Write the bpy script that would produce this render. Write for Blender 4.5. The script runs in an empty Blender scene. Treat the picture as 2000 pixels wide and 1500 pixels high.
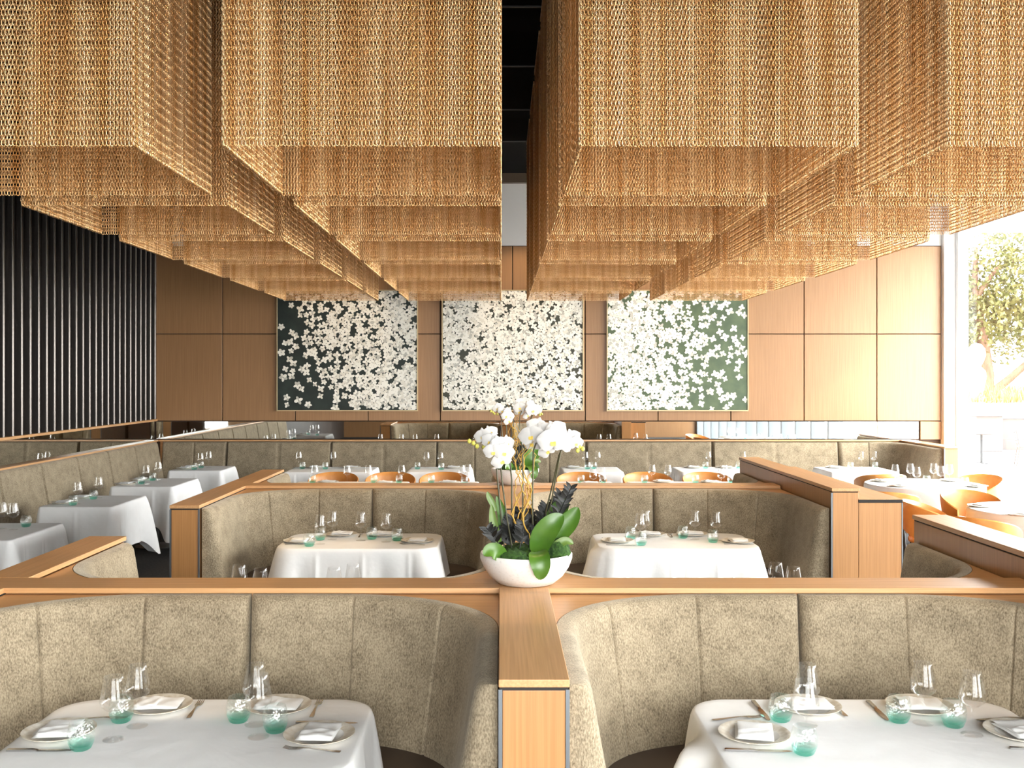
import bpy, bmesh, math, random
import numpy as np
from mathutils import Vector, Matrix

C = bpy.context.scene.collection
PI = math.pi
R = math.radians
rng = random.Random(7)

# ------------------------------------------------------------------ mesh helpers
class MB:
    """collects geometry, builds ONE mesh object"""
    def __init__(s):
        s.v, s.f, s.m = [], [], []
    def add(s, verts, faces, mi=0):
        o = len(s.v)
        s.v += [tuple(p) for p in verts]
        s.f += [tuple(i + o for i in fc) for fc in faces]
        s.m += [mi] * len(faces)
        return s
    def box(s, x0, x1, y0, y1, z0, z1, bev=0.0, mi=0, seg=2):
        bm = bmesh.new()
        bmesh.ops.create_cube(bm, size=1.0)
        for v in bm.verts:
            v.co = Vector(((x0 + x1) / 2 + v.co.x * (x1 - x0), (y0 + y1) / 2 + v.co.y * (y1 - y0), (z0 + z1) / 2 + v.co.z * (z1 - z0)))
        if bev > 0:
            bmesh.ops.bevel(bm, geom=bm.edges[:], offset=bev, segments=seg, profile=0.5, affect='EDGES')
        s.bm(bm, mi)
        return s
    def bm(s, bm, mi=0, M=None):
        bm.verts.index_update()
        s.add([(M @ v.co if M else v.co) for v in bm.verts], [[v.index for v in f.verts] for f in bm.faces], mi)
        bm.free()
    def grid(s, rows, closed_u=False, mi=0, cap0=False, cap1=False):
        n, k = len(rows), len(rows[0])
        vs = [p for r in rows for p in r]
        fs = []
        for i in range(n - 1):
            for j in range(k if closed_u else k - 1):
                j2 = (j + 1) % k
                fs.append((i * k + j, i * k + j2, (i + 1) * k + j2, (i + 1) * k + j))
        if cap0: fs.append(tuple(reversed(range(k))))
        if cap1: fs.append(tuple((n - 1) * k + j for j in range(k)))
        s.add(vs, fs, mi)
        return s
    def lathe(s, prof, seg=24, cx=0, cy=0, mi=0, cap0=True, cap1=True):
        rows = [[(cx + r * math.cos(2 * PI * j / seg), cy + r * math.sin(2 * PI * j / seg), z) for j in range(seg)] for r, z in prof]
        return s.grid(rows, True, mi, cap0, cap1)
    def tube(s, pts, rad, seg=8, mi=0, cap=True):
        pts = [Vector(p) for p in pts]
        rads = rad if isinstance(rad, (list, tuple)) else [rad] * len(pts)
        rows = []
        up = Vector((0, 0, 1))
        t0 = (pts[1] - pts[0]).normalized()
        if abs(t0.dot(up)) > 0.95: up = Vector((0, 1, 0))
        a = t0.cross(up).normalized()
        for i, p in enumerate(pts):
            t = (pts[min(i + 1, len(pts) - 1)] - pts[max(i - 1, 0)]).normalized()
            a = (a - t * a.dot(t)).normalized()
            b = t.cross(a)
            rows.append([tuple(p + (a * math.cos(2 * PI * j / seg) + b * math.sin(2 * PI * j / seg)) * rads[i]) for j in range(seg)])
        return s.grid(rows, True, mi, cap, cap)
    def build(s, name, mats, parent=None, loc=None, smooth=None, fix=True, rot=None):
        me = bpy.data.meshes.new(name)
        me.from_pydata(s.v, [], s.f)
        mats = mats if isinstance(mats, (list, tuple)) else [mats]
        for m in mats: me.materials.append(m)
        if len(mats) > 1:
            me.polygons.foreach_set('material_index', s.m)
        if fix:
            bm = bmesh.new(); bm.from_mesh(me)
            bmesh.ops.recalc_face_normals(bm, faces=bm.faces[:])
            bm.to_mesh(me); bm.free()
        if smooth is not None:
            me.shade_smooth()
            if smooth < 180: me.set_sharp_from_angle(angle=R(smooth))
        o = bpy.data.objects.new(name, me)
        C.objects.link(o)
        if parent: o.parent = parent
        if loc: o.location = loc
        if rot: o.rotation_euler = rot
        return o

def tag(o, label, cat, group=None):
    o['label'] = label; o['category'] = cat
    if group: o['group'] = group
    return o
def thing(name, label, cat, loc=(0, 0, 0), rz=0, group=None):
    o = bpy.data.objects.new(name, None); C.objects.link(o)
    o.empty_display_size = 0.1
    o.location = loc; o.rotation_euler = (0, 0, rz)
    return tag(o, label, cat, group)
def struct(o):
    o['kind'] = 'structure'; return o
def dup(root, loc, rz=None, label=None, group=None):
    r = root.copy(); C.objects.link(r); r.location = loc
    if rz is not None: r.rotation_euler = (0, 0, rz)
    if label: r['label'] = label
    if group: r['group'] = group
    for ch in list(root.children):
        c = ch.copy(); C.objects.link(c); c.parent = r
        for g in list(ch.children):
            d = g.copy(); C.objects.link(d); d.parent = c
    return r

# ------------------------------------------------------------------ materials
def mat(name, col, rough=0.5, metal=0.0, **kw):
    m = bpy.data.materials.new(name); m.use_nodes = True
    b = m.node_tree.nodes['Principled BSDF']
    b.inputs['Base Color'].default_value = (*col, 1)
    b.inputs['Roughness'].default_value = rough
    b.inputs['Metallic'].default_value = metal
    for k, v in kw.items(): b.inputs[k.replace('_', ' ')].default_value = v
    return m
def noise_mat(name, c1, c2, scale=(1, 1, 1), nscale=5.0, rough=0.5, bump=0.0, detail=4.0, metal=0.0, p0=0.35, p1=0.65, bdist=0.002, fine=None, coat=0.0, spec=0.5):
    m = mat(name, c1, rough, metal)
    nt = m.node_tree; b = nt.nodes['Principled BSDF']
    b.inputs['Specular IOR Level'].default_value = spec
    if coat: b.inputs['Coat Weight'].default_value = coat; b.inputs['Coat Roughness'].default_value = 0.25
    tc = nt.nodes.new('ShaderNodeTexCoord'); mp = nt.nodes.new('ShaderNodeMapping')
    mp.inputs['Scale'].default_value = scale
    n = nt.nodes.new('ShaderNodeTexNoise'); n.inputs['Scale'].default_value = nscale; n.inputs['Detail'].default_value = detail
    r = nt.nodes.new('ShaderNodeValToRGB')
    r.color_ramp.elements[0].position = p0; r.color_ramp.elements[0].color = (*c1, 1)
    r.color_ramp.elements[1].position = p1; r.color_ramp.elements[1].color = (*c2, 1)
    L = nt.links.new
    L(tc.outputs['Object'], mp.inputs['Vector']); L(mp.outputs['Vector'], n.inputs['Vector'])
    L(n.outputs['Fac'], r.inputs['Fac']); L(r.outputs['Color'], b.inputs['Base Color'])
    if bump:
        bp = nt.nodes.new('ShaderNodeBump'); bp.inputs['Strength'].default_value = bump; bp.inputs['Distance'].default_value = bdist
        h = n.outputs['Fac']
        if fine:
            n2 = nt.nodes.new('ShaderNodeTexNoise'); n2.inputs['Scale'].default_value = fine; n2.inputs['Detail'].default_value = 2
            L(tc.outputs['Object'], n2.inputs['Vector']); h = n2.outputs['Fac']
        L(h, bp.inputs['Height']); L(bp.outputs['Normal'], b.inputs['Normal'])
    return m

OA, OB = (0.47, 0.250, 0.104), (0.57, 0.318, 0.142)
wood_x = noise_mat('oak_grain_x', OA, OB, (1.0, 55, 55), 2.2, 0.38, 0.08)
wood_y = noise_mat('oak_grain_y', OA, OB, (55, 1.0, 55), 2.2, 0.38, 0.08)
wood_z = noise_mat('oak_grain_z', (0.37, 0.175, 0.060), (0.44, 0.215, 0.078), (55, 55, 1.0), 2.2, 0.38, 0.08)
wall_wood = noise_mat('oak_wall_panel', (0.295, 0.152, 0.066), (0.355, 0.188, 0.084), (40, 40, 0.8), 2.0, 0.42, 0.04)
wall_dark = mat('panel_joint', (0.05, 0.025, 0.012), 0.8)

def fabric_mat():
    m = mat('olive_chenille', (0.2, 0.17, 0.1), 0.9)
    nt = m.node_tree; b = nt.nodes['Principled BSDF']; L = nt.links.new
    b.inputs['Sheen Weight'].default_value = 0.25; b.inputs['Sheen Roughness'].default_value = 0.45
    b.inputs['Sheen Tint'].default_value = (0.9, 0.83, 0.70, 1)
    b.inputs['Specular IOR Level'].default_value = 0.2
    tc = nt.nodes.new('ShaderNodeTexCoord')
    n1 = nt.nodes.new('ShaderNodeTexNoise'); n1.inputs['Scale'].default_value = 8; n1.inputs['Detail'].default_value = 5; n1.inputs['Roughness'].default_value = 0.7
    n2 = nt.nodes.new('ShaderNodeTexNoise'); n2.inputs['Scale'].default_value = 190; n2.inputs['Detail'].default_value = 2
    mp = nt.nodes.new('ShaderNodeMapping'); mp.inputs['Scale'].default_value = (1, 1, 0.5)
    mx = nt.nodes.new('ShaderNodeMix'); mx.data_type = 'FLOAT'; mx.inputs['Factor'].default_value = 0.6
    r = nt.nodes.new('ShaderNodeValToRGB')
    r.color_ramp.elements[0].position = 0.34; r.color_ramp.elements[0].color = (0.128, 0.097, 0.061, 1)
    r.color_ramp.elements[1].position = 0.62; r.color_ramp.elements[1].color = (0.37, 0.30, 0.205, 1)
    L(tc.outputs['Object'], n1.inputs['Vector']); L(tc.outputs['Object'], mp.inputs['Vector']); L(mp.outputs['Vector'], n2.inputs['Vector'])
    L(n1.outputs['Fac'], mx.inputs['A']); L(n2.outputs['Fac'], mx.inputs['B'])
    L(mx.outputs['Result'], r.inputs['Fac']); L(r.outputs['Color'], b.inputs['Base Color'])
    bp = nt.nodes.new('ShaderNodeBump'); bp.inputs['Strength'].default_value = 0.5; bp.inputs['Distance'].default_value = 0.003
    L(n2.outputs['Fac'], bp.inputs['Height']); L(bp.outputs['Normal'], b.inputs['Normal'])
    return m
fabric = fabric_mat()
seat_mat = noise_mat('dark_brown_leather', (0.030, 0.020, 0.016), (0.042, 0.029, 0.024), (1, 1, 1), 5, 0.5, 0.15)
steel = mat('brushed_steel_edge', (0.17, 0.185, 0.20), 0.4, 0.7)
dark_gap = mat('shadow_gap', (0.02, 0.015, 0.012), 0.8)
linen = noise_mat('white_linen', (0.84, 0.83, 0.825), (0.87, 0.865, 0.86), (1, 1, 1), 7, 0.85, 0.5, bdist=0.012, detail=3)
napkin_mat = noise_mat('white_napkin', (0.90, 0.895, 0.885), (0.93, 0.925, 0.915), (1, 1, 1), 200, 0.85, 0.1, bdist=0.0008)
carpet = noise_mat('black_carpet', (0.008, 0.008, 0.009), (0.025, 0.024, 0.024), (1, 1, 1), 40, 0.95, 0.3)
black_ceiling = mat('black_ceiling', (0.004, 0.004, 0.004), 0.9, Specular_IOR_Level=0.1)
white_paint = mat('white_paint', (0.82, 0.80, 0.78), 0.7)
brown_paint = mat('brown_paint', (0.10, 0.07, 0.045), 0.6)
frame_white = mat('white_window_frame', (0.8, 0.81, 0.82), 0.45)
mirror_mat = mat('mirror', (0.80, 0.81, 0.79), 0.015, 1.0)
slat_mat = mat('dark_bronze_slat', (0.13, 0.115, 0.105), 0.26, 0.8)
slat_back = noise_mat('dark_walnut_backing', (0.012, 0.007, 0.005), (0.028, 0.016, 0.011), (30, 30, 1), 2, 0.6)
leather = noise_mat('tan_orange_leather', (0.53, 0.21, 0.045), (0.62, 0.27, 0.07), (1, 1, 1), 8, 0.42, 0.05)
chair_leg = mat('black_wood_leg', (0.015, 0.012, 0.01), 0.4)
ceramic = noise_mat('speckled_white_glaze', (0.74, 0.72, 0.695), (0.61, 0.58, 0.555), (1, 1, 1), 90, 0.35, 0.15, p0=0.55, p1=0.75, bdist=0.001)
plate_mat = mat('white_plate', (0.83, 0.81, 0.77), 0.25)
plate_rim = noise_mat('beige_plate_rim', (0.60, 0.53, 0.42), (0.80, 0.76, 0.68), (1, 1, 1), 40, 0.3)
cutlery = mat('polished_cutlery', (0.52, 0.51, 0.50), 0.2, 1.0)
gold_frame = mat('pale_gilt_frame', (0.55, 0.42, 0.24), 0.4, 0.3)

def gold_mat():
    m = mat('gold_anodised_chain', (0.80, 0.52, 0.22), 0.32, 0.8)
    nt = m.node_tree; b = nt.nodes['Principled BSDF']; L = nt.links.new
    tc = nt.nodes.new('ShaderNodeTexCoord'); mp = nt.nodes.new('ShaderNodeMapping'); mp.inputs['Scale'].default_value = (14, 14, 0.35)
    n = nt.nodes.new('ShaderNodeTexNoise'); n.inputs['Scale'].default_value = 1.6; n.inputs['Detail'].default_value = 3
    r = nt.nodes.new('ShaderNodeValToRGB')
    r.color_ramp.elements[0].position = 0.36; r.color_ramp.elements[0].color = (0.57, 0.295, 0.100, 1)
    r.color_ramp.elements[1].position = 0.66; r.color_ramp.elements[1].color = (0.87, 0.61, 0.335, 1)
    L(tc.outputs['Object'], mp.inputs['Vector']); L(mp.outputs['Vector'], n.inputs['Vector']); L(n.outputs['Fac'], r.inputs['Fac']); L(r.outputs['Color'], b.inputs['Base Color'])
    return m
gold = gold_mat()

def glass_mat(name, tint_lo, tint_hi=None, z0=0.0, z1=0.1, gloss=0.05, bump=0.0, edge=0.35, edgecol=(0.75, 0.78, 0.8)):
    """thin clear glass: tinted see-through plus mirror-like sheen growing at grazing angles"""
    m = bpy.data.materials.new(name); m.use_nodes = True
    nt = m.node_tree; L = nt.links.new
    for n in list(nt.nodes):
        if n.type == 'BSDF_PRINCIPLED': nt.nodes.remove(n)
    out = [n for n in nt.nodes if n.type == 'OUTPUT_MATERIAL'][0]
    tr = nt.nodes.new('ShaderNodeBsdfTransparent'); gl = nt.nodes.new('ShaderNodeBsdfGlossy'); mx = nt.nodes.new('ShaderNodeMixShader')
    gl.inputs['Roughness'].default_value = 0.03; gl.inputs['Color'].default_value = (1, 1, 1, 1)
    lw = nt.nodes.new('ShaderNodeLayerWeight'); lw.inputs['Blend'].default_value = 0.25
    ma = nt.nodes.new('ShaderNodeMath'); ma.operation = 'MULTIPLY_ADD'; ma.inputs[1].default_value = edge; ma.inputs[2].default_value = gloss
    L(lw.outputs['Facing'], ma.inputs[0]); L(ma.outputs[0], mx.inputs['Fac'])
    if tint_hi is None:
        tr.inputs['Color'].default_value = (*tint_lo, 1)
    else:
        tc = nt.nodes.new('ShaderNodeTexCoord'); sp = nt.nodes.new('ShaderNodeSeparateXYZ'); mr = nt.nodes.new('ShaderNodeMapRange')
        mr.inputs['From Min'].default_value = z0; mr.inputs['From Max'].default_value = z1
        cr = nt.nodes.new('ShaderNodeValToRGB')
        cr.color_ramp.elements[0].color = (*tint_lo, 1); cr.color_ramp.elements[1].color = (*tint_hi, 1)
        L(tc.outputs['Object'], sp.inputs[0]); L(sp.outputs['Z'], mr.inputs['Value']); L(mr.outputs['Result'], cr.inputs['Fac']); L(cr.outputs['Color'], tr.inputs['Color'])
        if bump:
            vo = nt.nodes.new('ShaderNodeTexVoronoi'); vo.inputs['Scale'].default_value = 90
            bp = nt.nodes.new('ShaderNodeBump'); bp.inputs['Strength'].default_value = bump; bp.inputs['Distance'].default_value = 0.004
            L(tc.outputs['Object'], vo.inputs['Vector']); L(vo.outputs['Distance'], bp.inputs['Height'])
            L(bp.outputs['Normal'], gl.inputs['Normal']); L(bp.outputs['Normal'], lw.inputs['Normal'])
    L(tr.outputs[0], mx.inputs[1]); L(gl.outputs[0], mx.inputs[2]); L(mx.outputs[0], out.inputs['Surface'])
    return m
wine_glass_mat = glass_mat('clear_wine_glass', (0.994, 0.995, 0.995), gloss=0.016, edge=0.24)
teal_glass_mat = glass_mat('teal_tinted_glass', (0.52, 0.91, 0.83), (0.985, 0.996, 0.994), 0.002, 0.036, gloss=0.04, bump=0.6, edge=0.25)
pane_mat = glass_mat('window_glass', (0.97, 0.985, 0.985), gloss=0.015, edge=0.10)

# ------------------------------------------------------------------ room constants (metres, camera at 0,0,2)
XL, XR, YB, YF, ZC = -5.15, 6.80, 15.30, -4.0, 5.04
ZRAIL, ZMIR = 1.08, 1.355

# floor, ceiling, walls
struct(MB().box(XL - 0.2, XR + 0.12, YF - 0.2, YB + 0.2, -0.1, 0).build('floor', carpet))
ceil = MB().box(XL - 0.2, XR + 1.15, YF - 0.2, YB + 0.2, ZC, ZC + 0.1)
struct(ceil.build('ceiling', black_ceiling))
tk = mat('ceiling_slot_metal', (0.06, 0.06, 0.06), 0.4)
for i, y in enumerate((6.76, 8.37, 9.97, 11.58, 13.13)):
    struct(MB().box(XL, XR - 0.3, y - 0.012, y + 0.012, ZC - 0.012, ZC - 0.001).build('trim_%d' % (i + 1), tk))
# back wall
w = MB()
w.box(XL - 0.2, XR + 0.1, YB + 0.02, YB + 0.2, 0, ZC, mi=1)
px_to_x = lambda px, y=YB: (px - 978) * y / 2000
cols = [XL] + [px_to_x(p) for p in (435, 577, 719, 860, 1001, 1143, 1285, 1427, 1570, 1712)] + [px_to_x(1838)]
for i in range(len(cols) - 1):
    for z0, z1 in ((ZMIR, 2.655), (2.655, 3.97)):
        w.box(cols[i] + 0.007, cols[i + 1] - 0.007, YB - 0.012, YB + 0.03, z0 + 0.007, z1 - 0.007, 0.003, 0, 1)
w.box(px_to_x(1797), px_to_x(1838), YB - 0.012, YB + 0.03, ZRAIL, ZMIR - 0.006, 0.003, 0, 1)
w.box(XL, XR, YB - 0.005, YB + 0.03, 3.975, 4.90, 0, 2)
w.box(XL, XR, YB - 0.10, YB + 0.03, 4.90, ZC, 0, 3)
struct(w.build('wall_back', [wall_wood, wall_dark, white_paint, brown_paint]))
# left wall behind the screen
struct(MB().box(XL - 0.2, XL - 0.14, YF, YB, 0, ZC).build('wall_left', slat_back))
# wall behind the camera: dark wood with a tall window strip
w = MB()
w.box(XL - 0.2, -1.1, YF - 0.15, YF, 0, ZC); w.box(4.6, XR + 0.1, YF - 0.15, YF, 0, ZC); w.box(-1.1, 4.6, YF - 0.15, YF, 4.5, ZC); w.box(-1.1, 4.6, YF - 0.15, YF, 0, 0.3)
struct(w.build('wall_front', wall_wood))
wn = struct(MB().box(-1.1, 4.6, YF - 0.09, YF - 0.08, 0.3, 4.5).build('window_2', pane_mat))
fm = MB()
for x in (-1.1, -0.15, 0.8, 1.75, 2.7, 3.65, 4.6): fm.box(x - 0.04, x + 0.04, YF - 0.14, YF - 0.03, 0.3, 4.5)
fm.build('window_frame', frame_white, wn)
# right glass wall
ZH = 4.20
struct(MB().box(XR - 0.1, XR + 0.15, YF, YB + 0.2, ZH, ZC).build('wall_right', white_paint))
struct(MB().box(XR + 0.15, XR + 1.15, YF, YB + 0.2, ZH, ZH + 0.25).build('trim_6', white_paint))
wn = struct(MB().box(XR + 0.015, XR + 0.025, YF, YB, 0.05, ZH).build('window_1', pane_mat))
fm = MB()
for y in (15.15, 12.2):
    fm.box(XR - 0.05, XR + 0.10, y - 0.045, y + 0.045, 0, ZH, 0.006)
fm.box(XR - 0.05, XR + 0.10, YF, YB, 0, 0.06)
fm.box(XR - 0.05, XR + 0.10, YF, YB, ZH - 0.05, ZH - 0.001)
fm.build('window_frame', frame_white, wn)
fin_grey = mat('grey_window_fin', (0.16, 0.18, 0.20), 0.5)
for y in (9.9, 8.75, 7.6, 6.45, 5.3, 4.15, 3.0, 1.85, 0.7, -0.45, -1.6, -2.75, -3.9):
    MB().box(XR - 0.20, XR + 0.10, y - 0.05, y + 0.05, 0, ZH - 0.06, 0.006).build('window_fin', fin_grey, wn)
struct(MB().box(px_to_x(1838) + 0.002, XR - 0.02, YB - 0.10, YB + 0.02, 0, ZH, 0.004).build('trim_7', frame_white))

# mirrors above the banquette rails
tag(MB().box(XL + 0.01, px_to_x(1793), YB - 0.016, YB - 0.002, ZRAIL + 0.012, ZMIR - 0.008).build('mirror_strip', mirror_mat), 'long narrow mirror strip on the back wall under the wood panels', 'mirror')
tag(MB().box(XL - 0.02, XL - 0.004, 6.0, YB - 0.03, ZRAIL + 0.002, 1.353).build('mirror_strip', mirror_mat), 'narrow mirror strip on the left wall under the dark slatted screen', 'mirror')

# dark slatted screen on the left wall
sc = thing('slatted_screen', 'dark slatted wall screen of vertical fins at the left', 'screen', (XL, 0, 0))
MB().box(-0.139, -0.09, 6.0, YB - 0.02, 1.40, ZC - 0.005).build('backing_panel', slat_back, sc)
MB().box(-0.139, 0.03, 6.0, YB - 0.02, 1.355, 1.385, 0.003).build('bottom_rail', wood_y, sc)
sl = MB()
y = 15.22
while y > 6.2:
    pf = [(-0.088, y - 0.018), (-0.088, y + 0.018)] + [(0.008 + 0.018 * math.cos(R(90 - 18 * k)), y + 0.018 * math.sin(R(90 - 18 * k))) for k in range(11)]
    sl.grid([[(a, b, z) for a, b in pf] for z in (1.386, ZC - 0.006)], True, 0, True, True)
    y -= 0.2017
sl.build('slats', slat_mat, sc, smooth=35)

# ------------------------------------------------------------------ gold chain chandeliers
def chain_mesh(W, H, pitch=0.0160, lpitch=0.0215):
    hu, hv, wr, ns = 0.0078, 0.0150, 0.0025, 8
    ring = []
    for k in range(ns):
        a = 2 * PI * k / ns + PI / ns
        ring.append((hu * math.copysign(abs(math.cos(a)) ** 0.75, math.cos(a)), hv * math.copysign(abs(math.sin(a)) ** 0.75, math.sin(a))))
    lv = []
    for k in range(ns):
        u, v = ring[k]
        u2, v2 = ring[(k + 1) % ns]; u0, v0 = ring[k - 1]
        t = Vector((u2 - u0, v2 - v0)).normalized(); n = Vector((t.y, -t.x))
        for (a, b) in ((1, 0), (0, 1), (-1, 0), (0, -1)):
            lv.append((u + n.x * a * wr, b * wr * 0.9, v + n.y * a * wr))
    lv = np.array(lv)
    lf = []
    for k in range(ns):
        k2 = (k + 1) % ns
        for j in range(4):
            j2 = (j + 1) % 4
            lf.append((k * 4 + j, k2 * 4 + j, k2 * 4 + j2, k * 4 + j2))
    lf = np.array(lf)
    nst = int(W / pitch); nl = int(H / lpitch)
    rs = np.random.RandomState(3)
    V, F = [], []
    off = 0
    drift = np.convolve(rs.normal(0, 1, nst + 8), np.ones(4) / 2, 'same')[4:-4]
    for s in range(nst):
        x = -W / 2 + (s + 0.5) * W / nst
        base = 0.78 + 0.22 * float(np.clip(drift[s], -1.6, 1.6)) + rs.uniform(-0.12, 0.12)
        zj = rs.uniform(0, 0.004)
        for l in range(nl):
            a = base if l % 2 == 0 else base - PI / 2
            c, sn = math.cos(a), math.sin(a)
            X = lv[:, 0] * c - lv[:, 1] * sn + x
            Y = lv[:, 0] * sn + lv[:, 1] * c
            Z = lv[:, 2] + 0.017 + l * lpitch + zj
            V.append(np.stack([X, Y, Z], 1)); F.append(lf + off); off += len(lv)
    V = np.concatenate(V).astype(np.float32); F = np.concatenate(F).astype(np.int32)
    me = bpy.data.meshes.new('chain_curtain')
    me.vertices.add(len(V)); me.vertices.foreach_set('co', V.ravel())
    me.loops.add(F.size); me.loops.foreach_set('vertex_index', F.ravel())
    me.polygons.add(len(F)); me.polygons.foreach_set('loop_start', np.arange(0, F.size, 4, dtype=np.int32))
    me.polygons.foreach_set('loop_total', np.full(len(F), 4, dtype=np.int32))
    me.update(calc_edges=True); me.shade_smooth()
    me.materials.append(gold)
    return me
Z1 = 4.4
MW = 0.2705 * Z1
ZBOT = 2 + 451 * Z1 / 2000
HCH = ZC - ZBOT - 0.03
cme = chain_mesh(MW, HCH)
fr = MB()
t = MW / 2
for a, b, c, d in ((-t - .01, t + .01, -t - .01, -t + .01), (-t - .01, t + .01, t - .01, t + .01), (-t - .01, -t + .01, -t + .01, t - .01), (t - .01, t + .01, -t + .01, t - .01)):
    fr.box(a, b, c, d, HCH - 0.004, HCH + 0.03)
ORD = ['first', 'second', 'third', 'fourth', 'fifth', 'sixth']
COLD = ['far left row', 'left-of-centre row', 'right-of-centre row', 'far right row by the window']
mod0 = None
for ci, xc in enumerate((-990, -272, 426, 1147)):
    for ri in range(6):
        loc = (xc * Z1 / 2000, Z1 * (1 + 0.3465 * ri) + MW / 2, ZBOT)
        lab = 'gold chain chandelier box, %s from the front in the %s' % (ORD[ri], COLD[ci])
        if mod0 is None:
            mod0 = thing('chain_chandelier', lab, 'chandelier', loc, 0, 'gold chain curtain chandeliers')
            fr.build('ceiling_frame', gold, mod0)
            for k in range(4):
                o = bpy.data.objects.new('chain_curtain', cme); C.objects.link(o); o.parent = mod0
                o['kind'] = 'stuff'
                o.location = ((0, -t, 0), (t, 0, 0), (0, t, 0), (-t, 0, 0))[k]; o.rotation_euler = (0, 0, k * PI / 2)
        else:
            dup(mod0, loc, 0, lab)

# ------------------------------------------------------------------ booth islands
def corner_path(x0, xm, ys, yo, rx=0.74, ry=0.64, n=72):
    """plan path of a back cushion: from the open end of the arm, round the corner, to the middle of the spine"""
    pts = []
    yc = ys - ry
    m = 9
    for i in range(m): pts.append((x0, yo + (yc - yo) * i / m))
    for i in range(n + 1):
        a = (PI / 2) * i / n
        e = 2 / 2.12
        pts.append((x0 + rx - rx * math.cos(a) ** e, yc + ry * math.sin(a) ** e))
    m = 14
    for i in range(1, m + 1): pts.append((x0 + rx + (xm - x0 - rx) * i / m, ys))
    # resample evenly
    P = [Vector(p) for p in pts]
    d = [0]
    for i in range(1, len(P)): d.append(d[-1] + (P[i] - P[i - 1]).length)
    N = 360
    out = []
    j = 0
    for k in range(N + 1):
        s = d[-1] * k / N
        while j < len(P) - 2 and d[j + 1] < s: j += 1
        out.append(P[j].lerp(P[j + 1], (s - d[j]) / max(1e-9, d[j + 1] - d[j])))
    return out, d[-1]
BACKP = [(0.002, 0.40), (0.165, 0.40), (0.178, 0.43), (0.168, 0.52), (0.138, 0.68), (0.108, 0.84), (0.086, 0.97), (0.076, 1.02), (0.062, 1.042), (0.04, 1.050), (0.002, 1.051)]
def offs(path):
    nr = []
    for i in range(len(path)):
        t = (path[min(i + 1, len(path) - 1)] - path[max(i - 1, 0)]).normalized()
        nr.append(Vector((t.y, -t.x)))
    for _ in range(12):
        nr = [nr[0]] + [((nr[i - 1] + nr[i] * 2 + nr[i + 1]) / 4).normalized() for i in range(1, len(nr) - 1)] + [nr[-1]]
    return nr
def cushion(path, L, seams, T, prof=BACKP, endr=0.06):
    """upholstered back following a plan path; seams = list of distances from the last point"""
    N = len(path) - 1
    nr = offs(path)
    rows = []
    for i, p in enumerate(path):
        s = L * i / N
        g = 0.0
        for q in seams:
            dd = abs((L - s) - q)
            g = max(g, math.exp(-(dd / 0.006) ** 2) * 0.012)
        e = 1.0
        de = min(s, L - s)
        if de < endr: e = 0.45 + 0.55 * math.sqrt(max(0.0, 1 - (1 - de / endr) ** 2))
        row = []
        for o, z in prof:
            oo = o * e if o > 0.01 else o
            if o > 0.01: oo -= g
            q = p + nr[i] * oo
            row.append(T((q.x, q.y, z)))
        rows.append(row)
    mb = MB(); mb.grid(rows, True, 0, True, True)
    return mb
def seat_mb(path, T, o0, o1, z0, z1, rnd=0.03, flip=False):
    nr = offs(path)
    prof = [(o0, z0), (o1 - 0.004, z0), (o1, z0 + 0.01), (o1, z1 - rnd), (o1 - rnd * 0.3, z1 - rnd * 0.3), (o1 - rnd, z1), (o1 - rnd - 0.012, z1 + 0.0005), (o0, z1 + 0.0005)]
    rows = [[T(((p + n * o).x, (p + n * o).y, z)) for o, z in prof] for p, n in zip(path, nr)]
    return MB().grid(rows, True, 0, True, True)

XA = (-2.283, 0.1015, 2.49)   # arm centre lines
AW = 0.217
def booth(x0, x1, ys, yo, ysgn, label, cx, cy):
    """U-shaped booth bench; ysgn=-1 opens towards the camera"""
    b = thing('booth_bench', label, 'booth', (cx, cy, 0), 0, 'upholstered booths')
    xm = (x0 + x1) / 2
    D = abs(ys - yo)
    full = []
    for side in (1, -1):
        # canonical: spine at y=D, open end at y=0, x from 0 to (xm-x0)-gap
        path, L = corner_path(0, (x1 - x0) / 2 - 0.004, D, 0.0)
        def T(p, side=side):
            X = x0 + p[0] if side == 1 else x1 - p[0]
            Y = yo + p[1] if ysgn < 0 else yo - p[1]
            return (X - cx, Y - cy, p[2])
        cushion(path, L, (0.455, 0.93), T).build('backrest', fabric, b, smooth=50)
        seat_mb(path, T, 0.15, 0.49, 0.26, 0.455).build('seat', seat_mat, b, smooth=40)
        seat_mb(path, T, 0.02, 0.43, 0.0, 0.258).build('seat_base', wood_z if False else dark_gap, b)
    return b
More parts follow.
